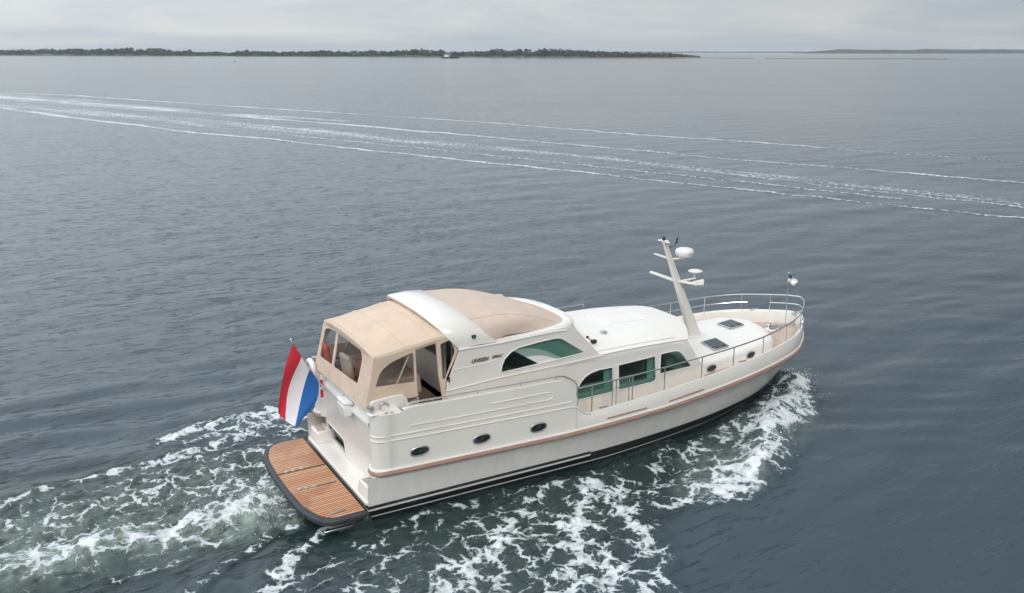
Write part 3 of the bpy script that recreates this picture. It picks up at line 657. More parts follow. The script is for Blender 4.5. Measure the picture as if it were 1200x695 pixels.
# mouldings on the raised side
def both(mb, name, m, par, **k):
    for q_ in (mb, mb.flipped()): q_.build(name, m, par, **k)
xsm = [.245, .30, .40]+list(np.linspace(.6, 5.05, 30))
sy = lambda x: (-(br(x)-.012) if x > .55 else itp(x, [(.23, -1.95), (.245, -2.035), (.30, -2.10), (.40, -2.148), (.55, -2.175)]))
mo = MB().tube([(.22, -1.9, 1.985)]+[(x, sy(x), 1.985-.012*x) for x in xsm]+[(5.15, sy(5.15), 1.93)], .016, 6); both(mo, 'moulding', M['gel'], Y, smooth=60)
mo = MB().tube([(.22, -1.9, 1.875)]+[(x, sy(x), 1.875-.016*x) for x in xsm]+[(5.25, sy(5.25), 1.775), (5.40, -(br(5.4)), 1.65), (5.55, -br(5.5), 1.55), (5.7, -br(5.7), 1.53)], .018, 6); both(mo, 'moulding', M['gel'], Y, smooth=60)
ov = [(x, sy(x)-.004, 2.15-.012*x) for x in np.linspace(1.05, 4.45, 16)]+[(4.58, sy(4.5), 2.12), (4.64, sy(4.6), 2.19), (4.58, sy(4.5), 2.26), (4.45, sy(4.45), 2.285)]+[(x, sy(x)-.004, 2.285) for x in np.linspace(4.3, 3.0, 6)]
both(MB().tube(ov, .013, 6), 'moulding', M['gel'], Y, smooth=60)
# hull portholes
def oval(cx, cz, w_, h_, n=24, p=2.6):
    return [(cx+w_/2*math.copysign(abs(math.cos(a))**(2/p), math.cos(a)), cz+h_/2*math.copysign(abs(math.sin(a))**(2/p), math.sin(a))) for a in [2*math.pi*k/n for k in range(n)]]
for (x, z) in ((1.24, 1.50), (2.75, 1.48), (4.23, 1.46)):
    for s_ in (1, -1):
        fn = lambda u, v, d=0: (u, -s_*(br(u)-.015+.018+d), v)
        f = MB().tube([fn(*p) for p in oval(x, z, .42, .20)], .017, 6, closed=True).build('porthole', M['chrome'], Y)
        MB().prism(oval(x, z, .40, .18), lambda u, v: fn(u, v, -.03), lambda u, v: fn(u, v, -.008)).build('pane', M['darkglass'], f)
        MB().box(fn(x, z, .0), (.10, .012, .09)).build('opening_catch', M['dark'], f)
for x0, x1 in ((6.19, 7.4), (8.14, 9.35)):
    for s_ in (1, -1):
        P = [(x, -s_*(br(x)+.012), zr(x)+.17) for x in np.linspace(x0, x1, 8)]
        MB().tube(P, .022, 6).build('rubbing_strip', M['rubrail'], Y)
# --- transom
def trx(y, z): return (.47-.16*(z-.5)/1.6 if z < 2.1 else .31)-.03*(1-(y/1.7)**2)
tw = roundpoly([(.25, .60), (1.55, .60), (1.55, 1.02), (.25, 1.02)], .06)
panel('transom', [(-1.7, .48), (1.7, .48), (1.7, 2.12), (-1.7, 2.12)], [tw], lambda y, z: (trx(y, z), y, z), M['gel'], Y, .05)
t_ = [o for o in C.objects if o.name == 'transom'][0]
MB().prism(tw, lambda y, z: (trx(y, z)+.10, y, z), lambda y, z: (trx(y, z)+.08, y, z)).build('transom_window', M['darkglass'], t_)
MB().tube([(trx(y, z)-.03, y, z) for y, z in tw], .015, 6, closed=True).build('window_surround', M['gel'], t_)
# coaming above the transom, stepped
cm = MB(); rows = []
for y in np.linspace(-1.75, 1.75, 15):
    x = .30-.03*(1-(y/1.75)**2)
    rows.append([(x+.0, y, 2.08), (x-.05, y, 2.12), (x-.05, y, 2.2), (x+.02, y, 2.26), (x+.02, y, 2.60), (x+.05, y, 2.64), (x+.13, y, 2.64), (x+.15, y, 2.60), (x+.15, y, 1.9)])
cm.grid(rows); cm.build('stern_coaming', M['gel'], Y, smooth=50)
# ledge at the waterline end of the hull
lg = [(.0, -2.0), (.05, -2.04), (.6, -1.98), (.6, 1.98), (.05, 2.04), (.0, 2.0)]
MB().prism(lg, lambda x, y: (x, y, .40), lambda x, y: (x, y, .50)).build('stern_ledge', M['gel'], Y, bevel=.02)
# corner steps up to the side
for s_ in (-1, 1):
    st_ = MB().prism(roundpoly([(.03, 2.0*s_), (.03, 1.42*s_), (.55, 1.42*s_), (.55, 1.98*s_)], [.10, .05, 0, 0]), lambda x, y: (x+.0, y, .49), lambda x, y: (x+.05, y, .80))
    o = st_.build('boarding_step', M['gel'], Y, bevel=.03)
    MB().prism([(.08, 1.52*s_), (.30, 1.52*s_), (.30, 1.97*s_), (.13, 1.97*s_)], lambda x, y: (x+.03, y, .79), lambda x, y: (x+.03, y, .812)).build('teak_tread', M['deckteak'], o)
# --- swim platform
def plat(off=0):
    P = roundpoly([(-.04-off*.4, -2.29+off), (-1.02+off, -2.29+off), (-1.30+off, -1.5+off*.7), (-1.36+off, 0), (-1.30+off, 1.5-off*.7), (-1.02+off, 2.29-off), (-.04-off*.4, 2.29-off)], [.10, .42, .6, .9, .6, .42, .10] if off < .05 else [.03, .32, .5, .8, .5, .32, .03], 8)
    return P
MB().prism(plat(), lambda x, y: (x, y, .25), lambda x, y: (x, y, .40)).build('swim_platform', M['rubber'], Y, bevel=.045, smooth=50)
sp = [o for o in C.objects if o.name == 'swim_platform'][0]
def clip_band(P, y0, y1):
    def cl(P, c, keep):
        out = []
        for i in range(len(P)):
            a, b = P[i], P[(i+1) % len(P)]
            ka, kb = keep(a[1]), keep(b[1])
            if ka: out.append(a)
            if ka != kb:
                t = (c-a[1])/(b[1]-a[1]); out.append((a[0]+(b[0]-a[0])*t, c))
        return out
    return cl(cl(P, y0, lambda y: y >= y0), y1, lambda y: y <= y1)
inner = plat(.11)
for y0, y1 in ((-2.2, -.62), (-.58, .40), (.44, 2.2)):
    P = clip_band(inner, y0, y1)
    MB().prism(P, lambda x, y: (x, y, .39), lambda x, y: (x, y, .413)).build('teak_panel', M['teak'], sp)
for y in (-.60, .42):
    MB().box((-.42, y, .414), (.5, .05, .012)).build('hinge', M['rubber'], sp)
    for x in (-.66, -.86, -1.02): MB().box((x, y+.02, .43), (.10, .075, .035)).build('clasp', M['chrome'], sp, bevel=.01)
MB().box((-.62, -1.98, .425), (.34, .035, .02)).build('cleat', M['chrome'], sp, bevel=.008)
for y in (-1.9, 1.9): MB().box((-.35, y, .12), (.85, .06, .28), (0, .15, 0)).build('bracket', M['gel'], sp)
MB().box((-.72, -2.26, .17), (.62, .08, .06)).build('boarding_ladder', M['steel'], sp, bevel=.01)
MB().prism([(.1, -.02), (-.75, .03), (-.1, .2), (.1, .2)], lambda x, z: (x, -2.12, z-.05), lambda x, z: (x, -1.5, z-.05)).build('trim_tab', M['steel'], Y)
# --- decks
dk = MB(); rows = []
for x in list(np.linspace(5.2, 15.0, 40))+[15.1, 15.2]:
    h_ = max(.02, br(x)-.1); z = zc(x)-(.27 if x < 9 else .27+.10*min(1, (x-9)/4))
    rows.append([(x, y, z+.03*(1-(y/h_)**2)) for y in (-h_, -h_*.5, 0, h_*.5, h_)])
dk.grid(rows); dk.build('foredeck', M['deckteak'], Y, smooth=60)
MB().prism([(.3, -1.75), (.9, -2.12), (5.3, -2.3), (5.3, 2.3), (.9, 2.12), (.3, 1.75)], lambda x, y: (x, y, 1.95), lambda x, y: (x, y, 2.03)).build('aft_deck', M['floor'], Y)
MB().box((5.24, 0, 1.66), (.1, 4.5, .68)).build('deck_step', M['gel'], Y)
# wing fins that carry the canopy foot
for s_ in (-1, 1):
    MB().prism(roundpoly([(.28, 2.4), (1.22, 2.4), (1.12, 2.70), (.95, 2.745), (.30, 2.70)], [0, 0, .12, .06, .08]), lambda x, z: (x, s_*1.74, z), lambda x, z: (x, s_*1.82, z)).build('wing_fin', M['gel'], Y, bevel=.015)
    o = MB().box((.34, s_*1.98, 2.49), (.34, .22, .03)).build('fairlead', M['plast'], Y, bevel=.012)
    MB().tube([(.27, s_*1.92, 2.5), (.27, s_*1.92, 2.60)], .045, 10).lathe([(.07, 2.60), (.07, 2.63), (0, 2.635)], (.27, s_*1.92, 0), 12).build('bollard', M['chrome'], o)
    MB().tube(sm([(.50, s_*1.86, 2.48), (.50, s_*1.86, 2.62), (.60, s_*1.86, 2.64), (.70, s_*1.86, 2.56)], 4), .018, 6).build('hoop', M['chrome'], o)
    [MB().box((x, s_*2.06, 2.482), (.07, .05, .012)).build('filler_cap', M['chrome'], o) for x in (.56, .68)]
# rail on the raised bulwark
def rpos(x, z, s_=-1, off=.065): return (x, s_*(br(x)-off-.015), z)
for s_ in (-1, 1):
    path = [rpos(1.0, 2.60, s_)]+[rpos(x, topz(min(x, 4.6))+.085, s_) for x in np.linspace(1.15, 4.75, 14)]+[rpos(4.95, 2.585, s_), rpos(5.12, 2.50, s_), rpos(5.26, 2.40, s_), rpos(5.33, 2.30, s_), rpos(5.35, 2.0, s_), rpos(5.35, 1.76, s_)]
    r_ = MB().tube(path, .018, 8).build('quarter_rail', M['steel'], Y)
    for x in (1.6, 2.7, 3.8, 4.75): MB().tube([rpos(x, topz(min(x, 4.6)), s_), rpos(x, topz(min(x, 4.6))+.085, s_)], .013, 6).build('stanchion', M['steel'], r_)
# --- bow rail
ZT = [(5.35, 2.21), (8, 2.27), (10.4, 2.34), (11.75, 2.39), (12.9, 2.49), (14, 2.56), (15.4, 2.60)]
def bro(x, z, s_, off=.05, push=0): return (x, s_*max(0, br(x)-off), z)
xt = list(np.linspace(5.35, 13.6, 40))+[13.9, 14.2, 14.5, 14.7, 14.85, 14.97, 15.07, 15.14, 15.18]
left = [bro(x, itp(x, ZT), -1) for x in xt]; right = [bro(x, itp(x, ZT), 1) for x in reversed(xt)]
tip = [(15.22, -.1, 2.6), (15.235, 0, 2.6), (15.22, .1, 2.6)]
rail = MB().tube(left+tip+right, .02, 8).build('bow_rail', M['steel'], Y)
MB().tube([bro(x, itp(x, ZT)-.26, 1) for x in np.linspace(7.5, 14.15, 30)], .014, 6).tube([bro(x, itp(x, ZT)-.26, 1) for x in (14.7, 14.85, 14.97, 15.07, 15.14)]+[(15.20, .1, 2.34), (15.215, 0, 2.34), (15.20, -.1, 2.34)]+[bro(x, itp(x, ZT)-.26, -1) for x in (15.14, 15.07, 14.97, 14.85)], .014, 6).build('middle_rail', M['steel'], rail)
for x in (5.75, 6.35, 6.97, 8.0, 9.3, 10.5, 11.75, 12.9, 14.0, 14.7):
    for s_ in (-1, 1):
        MB().tube([bro(x, itp(x, ZT), s_), bro(x, capz(x), s_)], .015, 6).lathe([(.035, 0), (.03, .015), (.015, .02)], bro(x, capz(x)+.01, s_), 8).build('stanchion', M['steel'], rail)
for s_ in (-1, 1):
    MB().tube([bro(6.47, itp(6.47, ZT), s_), bro(6.47, capz(6.47)-.06, s_)], .013, 6).tube([bro(6.86, itp(6.86, ZT), s_), bro(6.86, capz(6.86)-.06, s_)], .013, 6).tube([bro(6.47, 2.02, s_), bro(6.86, 2.03, s_)], .010, 6).build('rail_gate', M['steel'], rail)
for x in (6.1, 10.9, 14.3):
    for s_ in (-1, 1):
        cl_ = MB().tube([(x-.14, s_*(br(x)-.05), capz(x)+.06), (x+.14, s_*(br(x+.1)-.05), capz(x)+.06)], .014, 6).tube([(x-.05, s_*(br(x)-.05), capz(x)), (x-.05, s_*(br(x)-.05), capz(x)+.06)], .014, 6).tube([(x+.05, s_*(br(x)-.05), capz(x)), (x+.05, s_*(br(x)-.05), capz(x)+.06)], .014, 6)
        cl_.build('mooring_cleat', M['chrome'], Y)

# --- wheelhouse
WY_ = lambda z: 1.79-.035*(z-2.0)
wfn = lambda s_: (lambda x, z: (x, s_*WY_(z), z))
outer = [(2.32, 2.0), (2.20, 2.30), (2.11, 2.47), (2.15, 2.75), (2.28, 3.03), (2.44, 3.37), (2.52, 3.52), (3.52, 3.52), (4.5, 3.57), (5.35, 3.60), (5.55, 3.57), (5.72, 3.42), (6.42, 2.66), (5.34, 2.62), (5.3, 2.0)]
win = [(3.53, 2.80), (3.56, 2.94), (3.64, 3.10), (3.80, 3.23), (4.02, 3.31), (4.6, 3.355), (5.05, 3.375), (5.20, 3.35), (5.30, 3.29), (5.84, 2.93), (5.86, 2.885), (5.80, 2.86), (3.6, 2.775)]
wheel = None
for s_ in (-1, 1):
    o = panel('wheelhouse_side', outer, [win], wfn(s_), M['gel'], Y, .05)
    MB().prism(win, lambda x, z: (x, s_*(WY_(z)-.005), z), lambda x, z: (x, s_*(WY_(z)-.015), z)).build('side_window', M['glass'], o)
    MB().tube([(x, s_*(WY_(z)+.026), z) for x, z in win], .016, 6, closed=True).build('window_frame', M['plast'], o)
    MB().tube([(x, s_*(WY_(z)+.028), z) for x, z in ((2.45, 3.51), (3.5, 3.50), (4.5, 3.53), (5.1, 3.54), (5.35, 3.52))], .026, 6).build('gutter', M['plast'], o)
    MB().tube([(x, s_*(WY_(z)+.026), z) for x, z in sm([(2.32, 3.075, 0), (3.2, 3.075, 0), (3.42, 3.12, 0), (3.6, 3.30, 0)], 4) for x, z in [(x, z)]] if False else [(p.x, s_*(WY_(p.y)+.026), p.y) for p in sm([(2.33, 3.06, 0), (3.0, 3.07, 0), (3.35, 3.10, 0), (3.45, 3.16, 0)], 4)], .012, 6).build('moulding', M['gel'], o)
    MB().tube([(x, s_*(WY_(z)+.03), z) for x, z in ((2.12, 2.60), (3.5, 2.66), (5.0, 2.68), (6.3, 2.70), (6.45, 2.70))], .018, 6).build('moulding', M['gel'], o)
    MB().box((2.19, s_*(WY_(2.9)+.04), 2.86), (.03, .03, .12)).build('hinge', M['dark'], o)
    if s_ == -1: wheel = o
# lettering
def text(s, size, x, z, parent, m, name='lettering', shear=.35):
    cu = bpy.data.curves.new(name, 'FONT'); cu.body = s; cu.size = size; cu.shear = shear; cu.extrude = .002; cu.offset = .0035
    to = bpy.data.objects.new('tmp', cu); C.objects.link(to)
    dg = bpy.context.evaluated_depsgraph_get(); me = bpy.data.meshes.new_from_object(to.evaluated_get(dg)); bpy.data.objects.remove(to)
    o = bpy.data.objects.new(name, me); C.objects.link(o); me.materials.clear(); me.materials.append(m)
    o.rotation_euler = (R(90), 0, 0); o.location = (x, -(WY_(z)+.034), z); o.parent = parent; return o
M['letter'] = mat('lettering_grey', (.03, .03, .04), .4); M['letter2'] = mat('lettering_light', (.09, .09, .10), .4)
text('LINSSEN', .12, 2.76, 3.145, wheel, M['letter']); text('500AC', .095, 3.30, 3.165, wheel, M['letter2'])
# arch
AN = 28
def archpt(t, out=0):     # t: 0..1 across from starboard to port
    a = math.pi*t; c, s_ = math.cos(a), math.sin(a)
    y = -math.copysign(abs(c)**(2/2.5), c)*(1.735+out); z = 3.50+(.80+out)*s_**(2/2.5); return y, z
def arch_x(z):
    k = (z-3.5)/.8; return 2.52-.66*k**.9, 3.52-.78*k**.85
ab = MB(); rows = []
for i in range(AN+1):
    y, z = archpt(i/AN); yi, zi = archpt(i/AN, -.09); z = max(z, 3.5); zi = max(zi, 3.46)
    xa, xf = arch_x(max(3.5, z)); xm = (xa+xf)/2
    rows.append([(xa+.03, yi, zi), (xa, y*.99, z-.02), (xa+.04, y, z+.02), (xm, y*1.002, z+.045), (xf-.04, y, z+.025), (xf, y*.99, z-.005), (xf-.03, yi, zi)])
ab.grid(rows, cv=True); arch = ab.build('roof_arch', M['gel'], Y, smooth=50)
nl = MB().box((2.86, -1.745, 3.76), (.10, .05, .07)).build('navigation_light', M['dark'], arch, bevel=.01)
MB().tube([(2.86, -1.765, 3.735), (2.86, -1.765, 3.785)], .032, 10).build('lens', M['green'], nl)
# front rim and tan roof cover
def rim(v, off=0):       # v in -1..1 across
    a = v*math.pi/2; c, s_ = math.cos(a), math.sin(a)
    y = math.copysign(abs(s_)**(2/3.0), s_)*(1.73-off); x = 3.45+(2.77-off)*abs(c)**(2/3.7)
    z = 3.565-.10*abs(c)**1.2; return x, y, z
VN = 40; vv = [math.sin((-1+2*i/VN)*math.pi/2) for i in range(VN+1)]
def cover(u, v):
    xr, yr, zr_ = rim(v, .13+.12*math.cos(v*math.pi/2))
    ya, za = archpt((v+1)/2, -.01); za = max(za, 3.52); xa = arch_x(max(3.5, za))[1]-.04
    y = ya+(yr-ya)*u; x = xa+(xr-xa)*u
    base = za+(zr_+.03-za)*u
    side = 1-abs(v)**4
    return (x, y, base+(.13*math.sin(math.pi*u)+.26*math.sin(math.pi*u)*v*v)*side)
MB().grid([[cover(i/18, v) for v in vv] for i in range(19)]).build('roof_cover', M['canvas2'], Y, smooth=60)
rc_ = [o for o in C.objects if o.name == 'roof_cover'][0]
for vs0 in (-.55, .55):
    MB().tube([tuple(Vector(cover(i/18, vs0))+Vector((0, 0, .001))) for i in range(18)], .009, 6).build('seam', M['canvas2'], rc_)
rows = [[tuple(Vector(rim(v, .16+.12*math.cos(v*math.pi/2)))+Vector((0, 0, .0))), tuple(Vector(rim(v, .12+.12*math.cos(v*math.pi/2)))+Vector((0, 0, .01+.045*min(1, abs(math.cos(v*math.pi/2))*2.2)))), tuple(Vector(rim(v, .04))+Vector((0, 0, .01+.05*min(1, abs(math.cos(v*math.pi/2))*2.2)))), tuple(Vector(rim(v, -.01))+Vector((0, 0, .0))), tuple(Vector(rim(v, .0))+Vector((0, 0, -.07))), tuple(Vector(rim(v, .15))+Vector((0, 0, -.09)))] for v in vv]
MB().grid(rows, cv=True).build('windscreen_rim', M['white'], Y, smooth=50)
rows = []
for v in vv:
    x, y, z = rim(v, .02)
    if x < 5.3: x2, z2 = x, z-.02
    a = v*math.pi/2
    xb = 4.75+1.85*abs(math.cos(a))**(2/3.2); yb = math.copysign(abs(math.sin(a))**(2/3.2), math.sin(a))*1.775
    rows.append([(x+(xb-x)*t, y+(yb-y)*t, (z-.04)+(2.70-(z-.04))*t) for t in (0, .25, .5, .75, 1)])
wfr = MB().grid(rows).build('wheelhouse_front', M['gel'], Y, smooth=60)
wp = MB().tube([(6.22, -1.38, 3.12), (6.36, -1.42, 2.98), (6.50, -1.30, 2.93)], .014, 6).box((6.46, -1.36, 2.95), (.12, .1, .07)).box((6.26, -1.36, 3.09), (.05, .05, .05)).build('wiper', M['black'], wfr)
# aft bulkhead with companionway
door = [(-1.25, 2.06), (-.55, 2.06), (-.55, 3.62), (-1.25, 3.62)]
door2 = [(-.38, 2.9), (1.4, 2.9), (1.4, 3.55), (-.38, 3.55)]
blk = panel('aft_bulkhead', [(-1.74, 2.0), (1.74, 2.0), (1.74, 3.5), (1.4, 3.95), (.7, 4.16), (-.7, 4.16), (-1.4, 3.95), (-1.74, 3.5)], [door, door2], lambda y, z: (2.62, y, z), M['gel'], Y, .05)
MB().box((2.66, -.62, 2.85), (.04, .05, 1.55)).box((2.66, -1.0, 2.85), (.03, .03, 1.55)).build('door_frame', M['plast'], blk)
MB().box((2.62, .5, 3.22), (.012, 1.8, .66)).build('bulkhead_window', M['glass'], blk)
# wheelhouse interior
MB().box((4.1, 0, 2.0), (3.4, 3.4, .06)).build('wheelhouse_floor', M['wood'], Y)
MB().box((5.1, 0, 2.42), (.9, 3.3, .8)).box((4.9, -.8, 2.85), (.3, .9, .35), (0, .4, 0)).build('dashboard', M['beige'], Y, bevel=.05)
MB().box((4.0, -.95, 2.45), (.7, 1.1, .18)).box((3.7, -.95, 2.85), (.14, 1.1, .75), (0, -.15, 0)).build('helm_seat', M['sofa'], Y, bevel=.06)
MB().box((4.0, 1.0, 2.45), (.9, 1.0, .5)).build('companion_seat', M['sofa'], Y, bevel=.06)
MB().tube([(4.72+.02*math.cos(a), -.8+.22*math.cos(a), 2.98+.22*math.sin(a)) for a in [2*math.pi*k/20 for k in range(20)]], .018, 6, closed=True).build('steering_wheel', M['wood'], Y)
# --- saloon
SY = lambda z: 1.80-.045*(z-1.3)
sfn = lambda s_: (lambda x, z: (x, s_*SY(z), z))
souter = [(5.32, 1.22), (9.82, 1.30), (9.82, 1.80), (9.75, 1.86), (9.12, 2.50), (9.0, 2.60), (6.3, 2.68), (5.32, 2.60)]
w1 = [(5.555, 1.665), (6.77, 1.68), (6.755, 2.335), (6.35, 2.345), (6.12, 2.315), (5.93, 2.24), (5.80, 2.13), (5.70, 2.00), (5.60, 1.80)]
w2 = roundpoly([(6.95, 1.69), (8.16, 1.70), (8.12, 2.40), (6.93, 2.36)], [.02, .14, .03, .03])
w3 = roundpoly([(8.27, 1.88), (9.36, 1.90), (8.92, 2.43), (8.29, 2.425)], [.03, .07, .18, .05])
for s_ in (-1, 1):
    o = panel('saloon_side', souter, [w1, w2, w3], sfn(s_), M['gel'], Y, .05)
    for w_ in (w1, w2, w3):
        f_ = MB().tube([(x, s_*(SY(z)+.024), z) for x, z in w_], .017, 6, closed=True).build('saloon_window', M['plast'], o)
        MB().prism(w_, lambda x, z: (x, s_*(SY(z)-.005), z), lambda x, z: (x, s_*(SY(z)-.015), z)).build('pane', M['glass'], f_)
        zt = [p[0] for p in w_]; x1 = max(zt); xc = x1-.11
        if w_ is not w3:
            rows = [[(xc-.10+.24*k/8, s_*(SY(z)-.075-.02*math.cos(k*1.9)), z) for k in range(9)] for z in (1.5, 2.45)]
            MB().grid(rows).build('curtain', M['curtain'], f_)
            rows = [[(min(zt)-.02+(x1-min(zt))*k/30, s_*(SY(1.7)-.06), z) for k in range(31)] for z in (1.62, 1.80)]
            MB().grid(rows).build('sill_shelf', M['curtain'], f_)
# fascia + roof
def roofpt(t, v):        # t 0 aft..1 front, v -1..1
    front = 9.25+.60*(1-abs(v)**2.6); x = 5.9+(front-5.9)*t
    hw = 1.80*(1-.05*max(0, t-.7)/.3)
    z = 2.74+.31*(1-abs(v)**2.4)*(1-.0*t)-.16*max(0, (t-.45)/.55)**2*(1-.45*abs(v))
    return x, v*hw, z
TN = 24
tt = [i/TN for i in range(TN+1)]
rv = [-1, -.985, -.95, -.9, -.8, -.65, -.5, -.3, 0, .3, .5, .65, .8, .9, .95, .985, 1]
ro = MB(); ro.grid([[roofpt(t, v) for v in rv] for t in tt])
ed = [roofpt(t, -1) for t in tt]+[roofpt(1, v) for v in rv[1:]]+[roofpt(t, 1) for t in reversed(tt[:-1])]
cen = Vector((7.5, 0, 0))
def inset(p, d, dz):
    return (p[0]-(d if p[0] > 9.2 else 0), p[1]-math.copysign(min(d, abs(p[1])), p[1]), p[2]+dz)
tp = lambda p: min(1, max(0, (p[0]-5.85)/.7))
ro.grid([[p, inset(p, -.02*tp(p), -.04), inset(p, .0+.02*(1-tp(p)), -.09), inset(p, .045, -.10-.20*tp(p) if abs(p[1]) > 1.6 and p[0] < 9.3 else -.13)] for p in ed])
saloon_roof = ro.build('saloon_roof', M['white'], Y, smooth=45)
ol = [(.40, v) for v in (-.33, -.16, 0, .16, .33)]+[(t, .33) for t in (.5, .6, .7)]+[(.70, v) for v in (.16, 0, -.16, -.33)]+[(t, -.33) for t in (.6, .5)]
MB().tube([tuple(Vector(roofpt(t, v))+Vector((0, 0, .002))) for t, v in ol], .007, 6, closed=True).build('roof_panel_seam', M['white'], saloon_roof)
MB().tube([(roofpt(.05+.8*i/12, -.93)[0], roofpt(.05+.8*i/12, -.93)[1], roofpt(.05+.8*i/12, -.93)[2]+.012) for i in range(13)], .012, 6).build('drip_rail', M['plast'], saloon_roof)
MB().lathe([(.10, 0), (.10, .05), (.06, .07), (0, .07)], (7.04, -.95, 2.95), 16).build('vent', M['chrome'], saloon_roof)
MB().tube([(6.6, 1.52, 2.93), (6.62, 1.52, 3.0), (8.1, 1.50, 3.0), (8.12, 1.50, 2.9)], .015, 6).build('hand_rail', M['steel'], saloon_roof)
# saloon front with three screens
PAN = ((-1.36, -.58), (-.48, .48), (.58, 1.36))
fvs = sorted(set([-1, -.985, -.95, -.9, -.82, .82, .9, .95, .985, 1]+[(a+(b-a)*k/5)/1.8 for a, b in PAN for k in range(6)]))
def frontpt(v, k, off=0):
    xt, yt, zt_ = roofpt(1, v); xb = 9.72+.62*(1-abs(v)**2.6); xt -= .15; zt_ -= .1
    return (xt+(xb-xt)*k+off, v*(1.745+.03*k), zt_+(1.8-zt_)*k)
ks = (0, .15, .82, 1)
fm = MB(); fm.v = [frontpt(v, k) for v in fvs for k in ks]
for a in range(len(fvs)-1):
    vm_ = (fvs[a]+fvs[a+1])*.9
    for b in range(3):
        if b == 1 and any(p0 < vm_ < p1 for p0, p1 in PAN): continue
        fm.f.append((a*4+b, a*4+b+1, a*4+b+5, a*4+b+4))
sf = fm.build('saloon_front', M['gel'], Y, smooth=50, solid=-.03)
for y0, y1 in PAN:
    MB().grid([[frontpt((y0+(y1-y0)*k/5)/1.8, q, -.01) for q in (.14, .83)] for k in range(6)]).build('windscreen', M['glass'], sf)
# saloon interior
MB().box((7.5, 0, 1.30), (4.6, 3.4, .05)).build('saloon_floor', M['wood'], Y)
MB().box((6.6, -1.35, 1.55), (2.0, .5, .4)).box((6.6, -1.56, 1.78), (2.0, .12, .3)).box((7.0, 1.2, 1.6), (3.0, .7, .5)).box((7.0, 1.52, 1.9), (3.0, .14, .35)).build('saloon_sofa', M['sofa'], Y, bevel=.05)
MB().box((7.2, -.3, 1.75), (1.2, .8, .06)).box((7.2, -.3, 1.5), (.2, .3, .5)).build('saloon_table', M['wood'], Y, bevel=.02)
MB().tube([(8.85+.02*math.cos(a), -.9+.24*math.cos(a), 2.05+.24*math.sin(a)) for a in [2*math.pi*k/20 for k in range(20)]], .02, 6, closed=True).box((9.0, -.9, 1.98), (.3, .9, .22)).build('lower_helm', M['sofa'], Y)

MB().box((9.3, 0, 1.62), (.7, 3.3, .5)).box((9.75, 0, 1.72), (.4, 3.2, .1)).build('saloon_dashboard', M['beige'], Y, bevel=.04)
MB().box((8.3, -1.0, 1.75), (.55, .9, .16)).box((8.05, -1.0, 2.0), (.12, .9, .5), (0, -.1, 0)).build('lower_helm_seat', M['sofa'], Y, bevel=.04)

# --- coachroof
TH = smt([(9.4, 1.56), (10.8, 1.50), (11.9, 1.41), (12.5, 1.33), (12.85, 1.24), (13.05, 1.10), (13.17, .85), (13.23, .5), (13.25, 0)], 4)
tx = list(np.linspace(9.5, 12.4, 18))+[12.6, 12.75, 12.85, 12.95, 13.05, 13.12, 13.17, 13.21, 13.235, 13.25]
tz_ = lambda x: itp(x, [(9.4, 1.76), (10.8, 1.79), (11.9, 1.86), (12.8, 1.93), (13.3, 1.93)])
co_ = MB(); rows = []
for x in tx:
    h_ = itp(x, TH); z = tz_(x); row = []
    zb = zc(x)-.40
    half = [(h_+.03, zb), (h_+.01, z-.09), (h_-.005, z-.04), (max(0, h_-.04), z-.005), (max(0, h_-.10), z+.015)]
    cc = [(h_*k, z+.02+.19*(1-k**2)*min(1, h_/.9)) for k in (.8, .6, .4, .2)]
    pr = half+cc
    row = [(x, -a, b) for a, b in pr]+[(x, 0, z+.02+.19*min(1, h_/.9))]+[(x, a, b) for a, b in reversed(pr)]
    rows.append(row)
co_.grid(rows); coach = co_.build('coachroof', M['white'], Y, smooth=50)
def cz(x, y): h_ = itp(x, TH); return tz_(x)+.02+.19*(1-min(1, abs(y)/h_)**2)*min(1, h_/.9)
for (x, y, yaw) in ((11.02, -.85, 0), (11.02, .85, 0), (12.40, 0, 0)):
    n_t = math.atan((cz(x, y+.1)-cz(x, y-.1))/.2); pitch = -math.atan((cz(x+.1, y)-cz(x-.1, y))/.2)
    h_ = MB().box((0, 0, .02), (.56, .56, .05)).build('deck_hatch', M['chrome'], coach, bevel=.015)
    h_.location = (x, y, cz(x, y)+.005); h_.rotation_euler = (n_t, pitch, 0)
    MB().prism(roundpoly([(-.245, -.245), (.245, -.245), (.245, .245), (-.245, .245)], .04), lambda a, b: (a, b, .044), lambda a, b: (a, b, .054)).build('pane', M['hatchglass'], h_)
    MB().box((-.12, -.235, .062), (.05, .03, .02)).box((.12, -.235, .062), (.05, .03, .02)).build('latch', M['black'], h_)
for x, z in ((10.30, 1.60), (11.86, 1.69)):
    for s_ in (-1, 1):
        fn = lambda u, v, d=0: (u, s_*(itp(u, TH)+.028+d), v)
        f = MB().tube([fn(*p) for p in oval(x, z, .34, .17)], .016, 6, closed=True).build('porthole', M['chrome'], coach)
        MB().prism(oval(x, z, .33, .16), lambda u, v: fn(u, v, -.03), lambda u, v: fn(u, v, -.004)).build('pane', M['darkglass'], f)
# windlass
wl = MB().box((14.15, .0, 1.70), (.46, .30, .05)).build('windlass', M['plast'], Y, bevel=.02)
MB().lathe([(.0, 0), (.10, 0), (.07, .05), (.10, .12), (.08, .15), (0, .155)], (14.05, .08, 1.73), 16).tube([(14.05, -.06, 1.80), (14.3, -.06, 1.80)], .055, 10).build('gypsy', M['chrome'], wl)
MB().tube([(14.25, 0, 1.76), (14.6, 0, 1.76), (15.1, 0, 1.80)], .018, 6).build('anchor_chain', M['chrome'], wl)
an = MB().tube([(15.05, 0, 2.11), (15.5, 0, 1.98)], .035, 8).box((15.25, 0, 2.09), (.4, .14, .04)).build('bow_roller', M['steel'], Y)
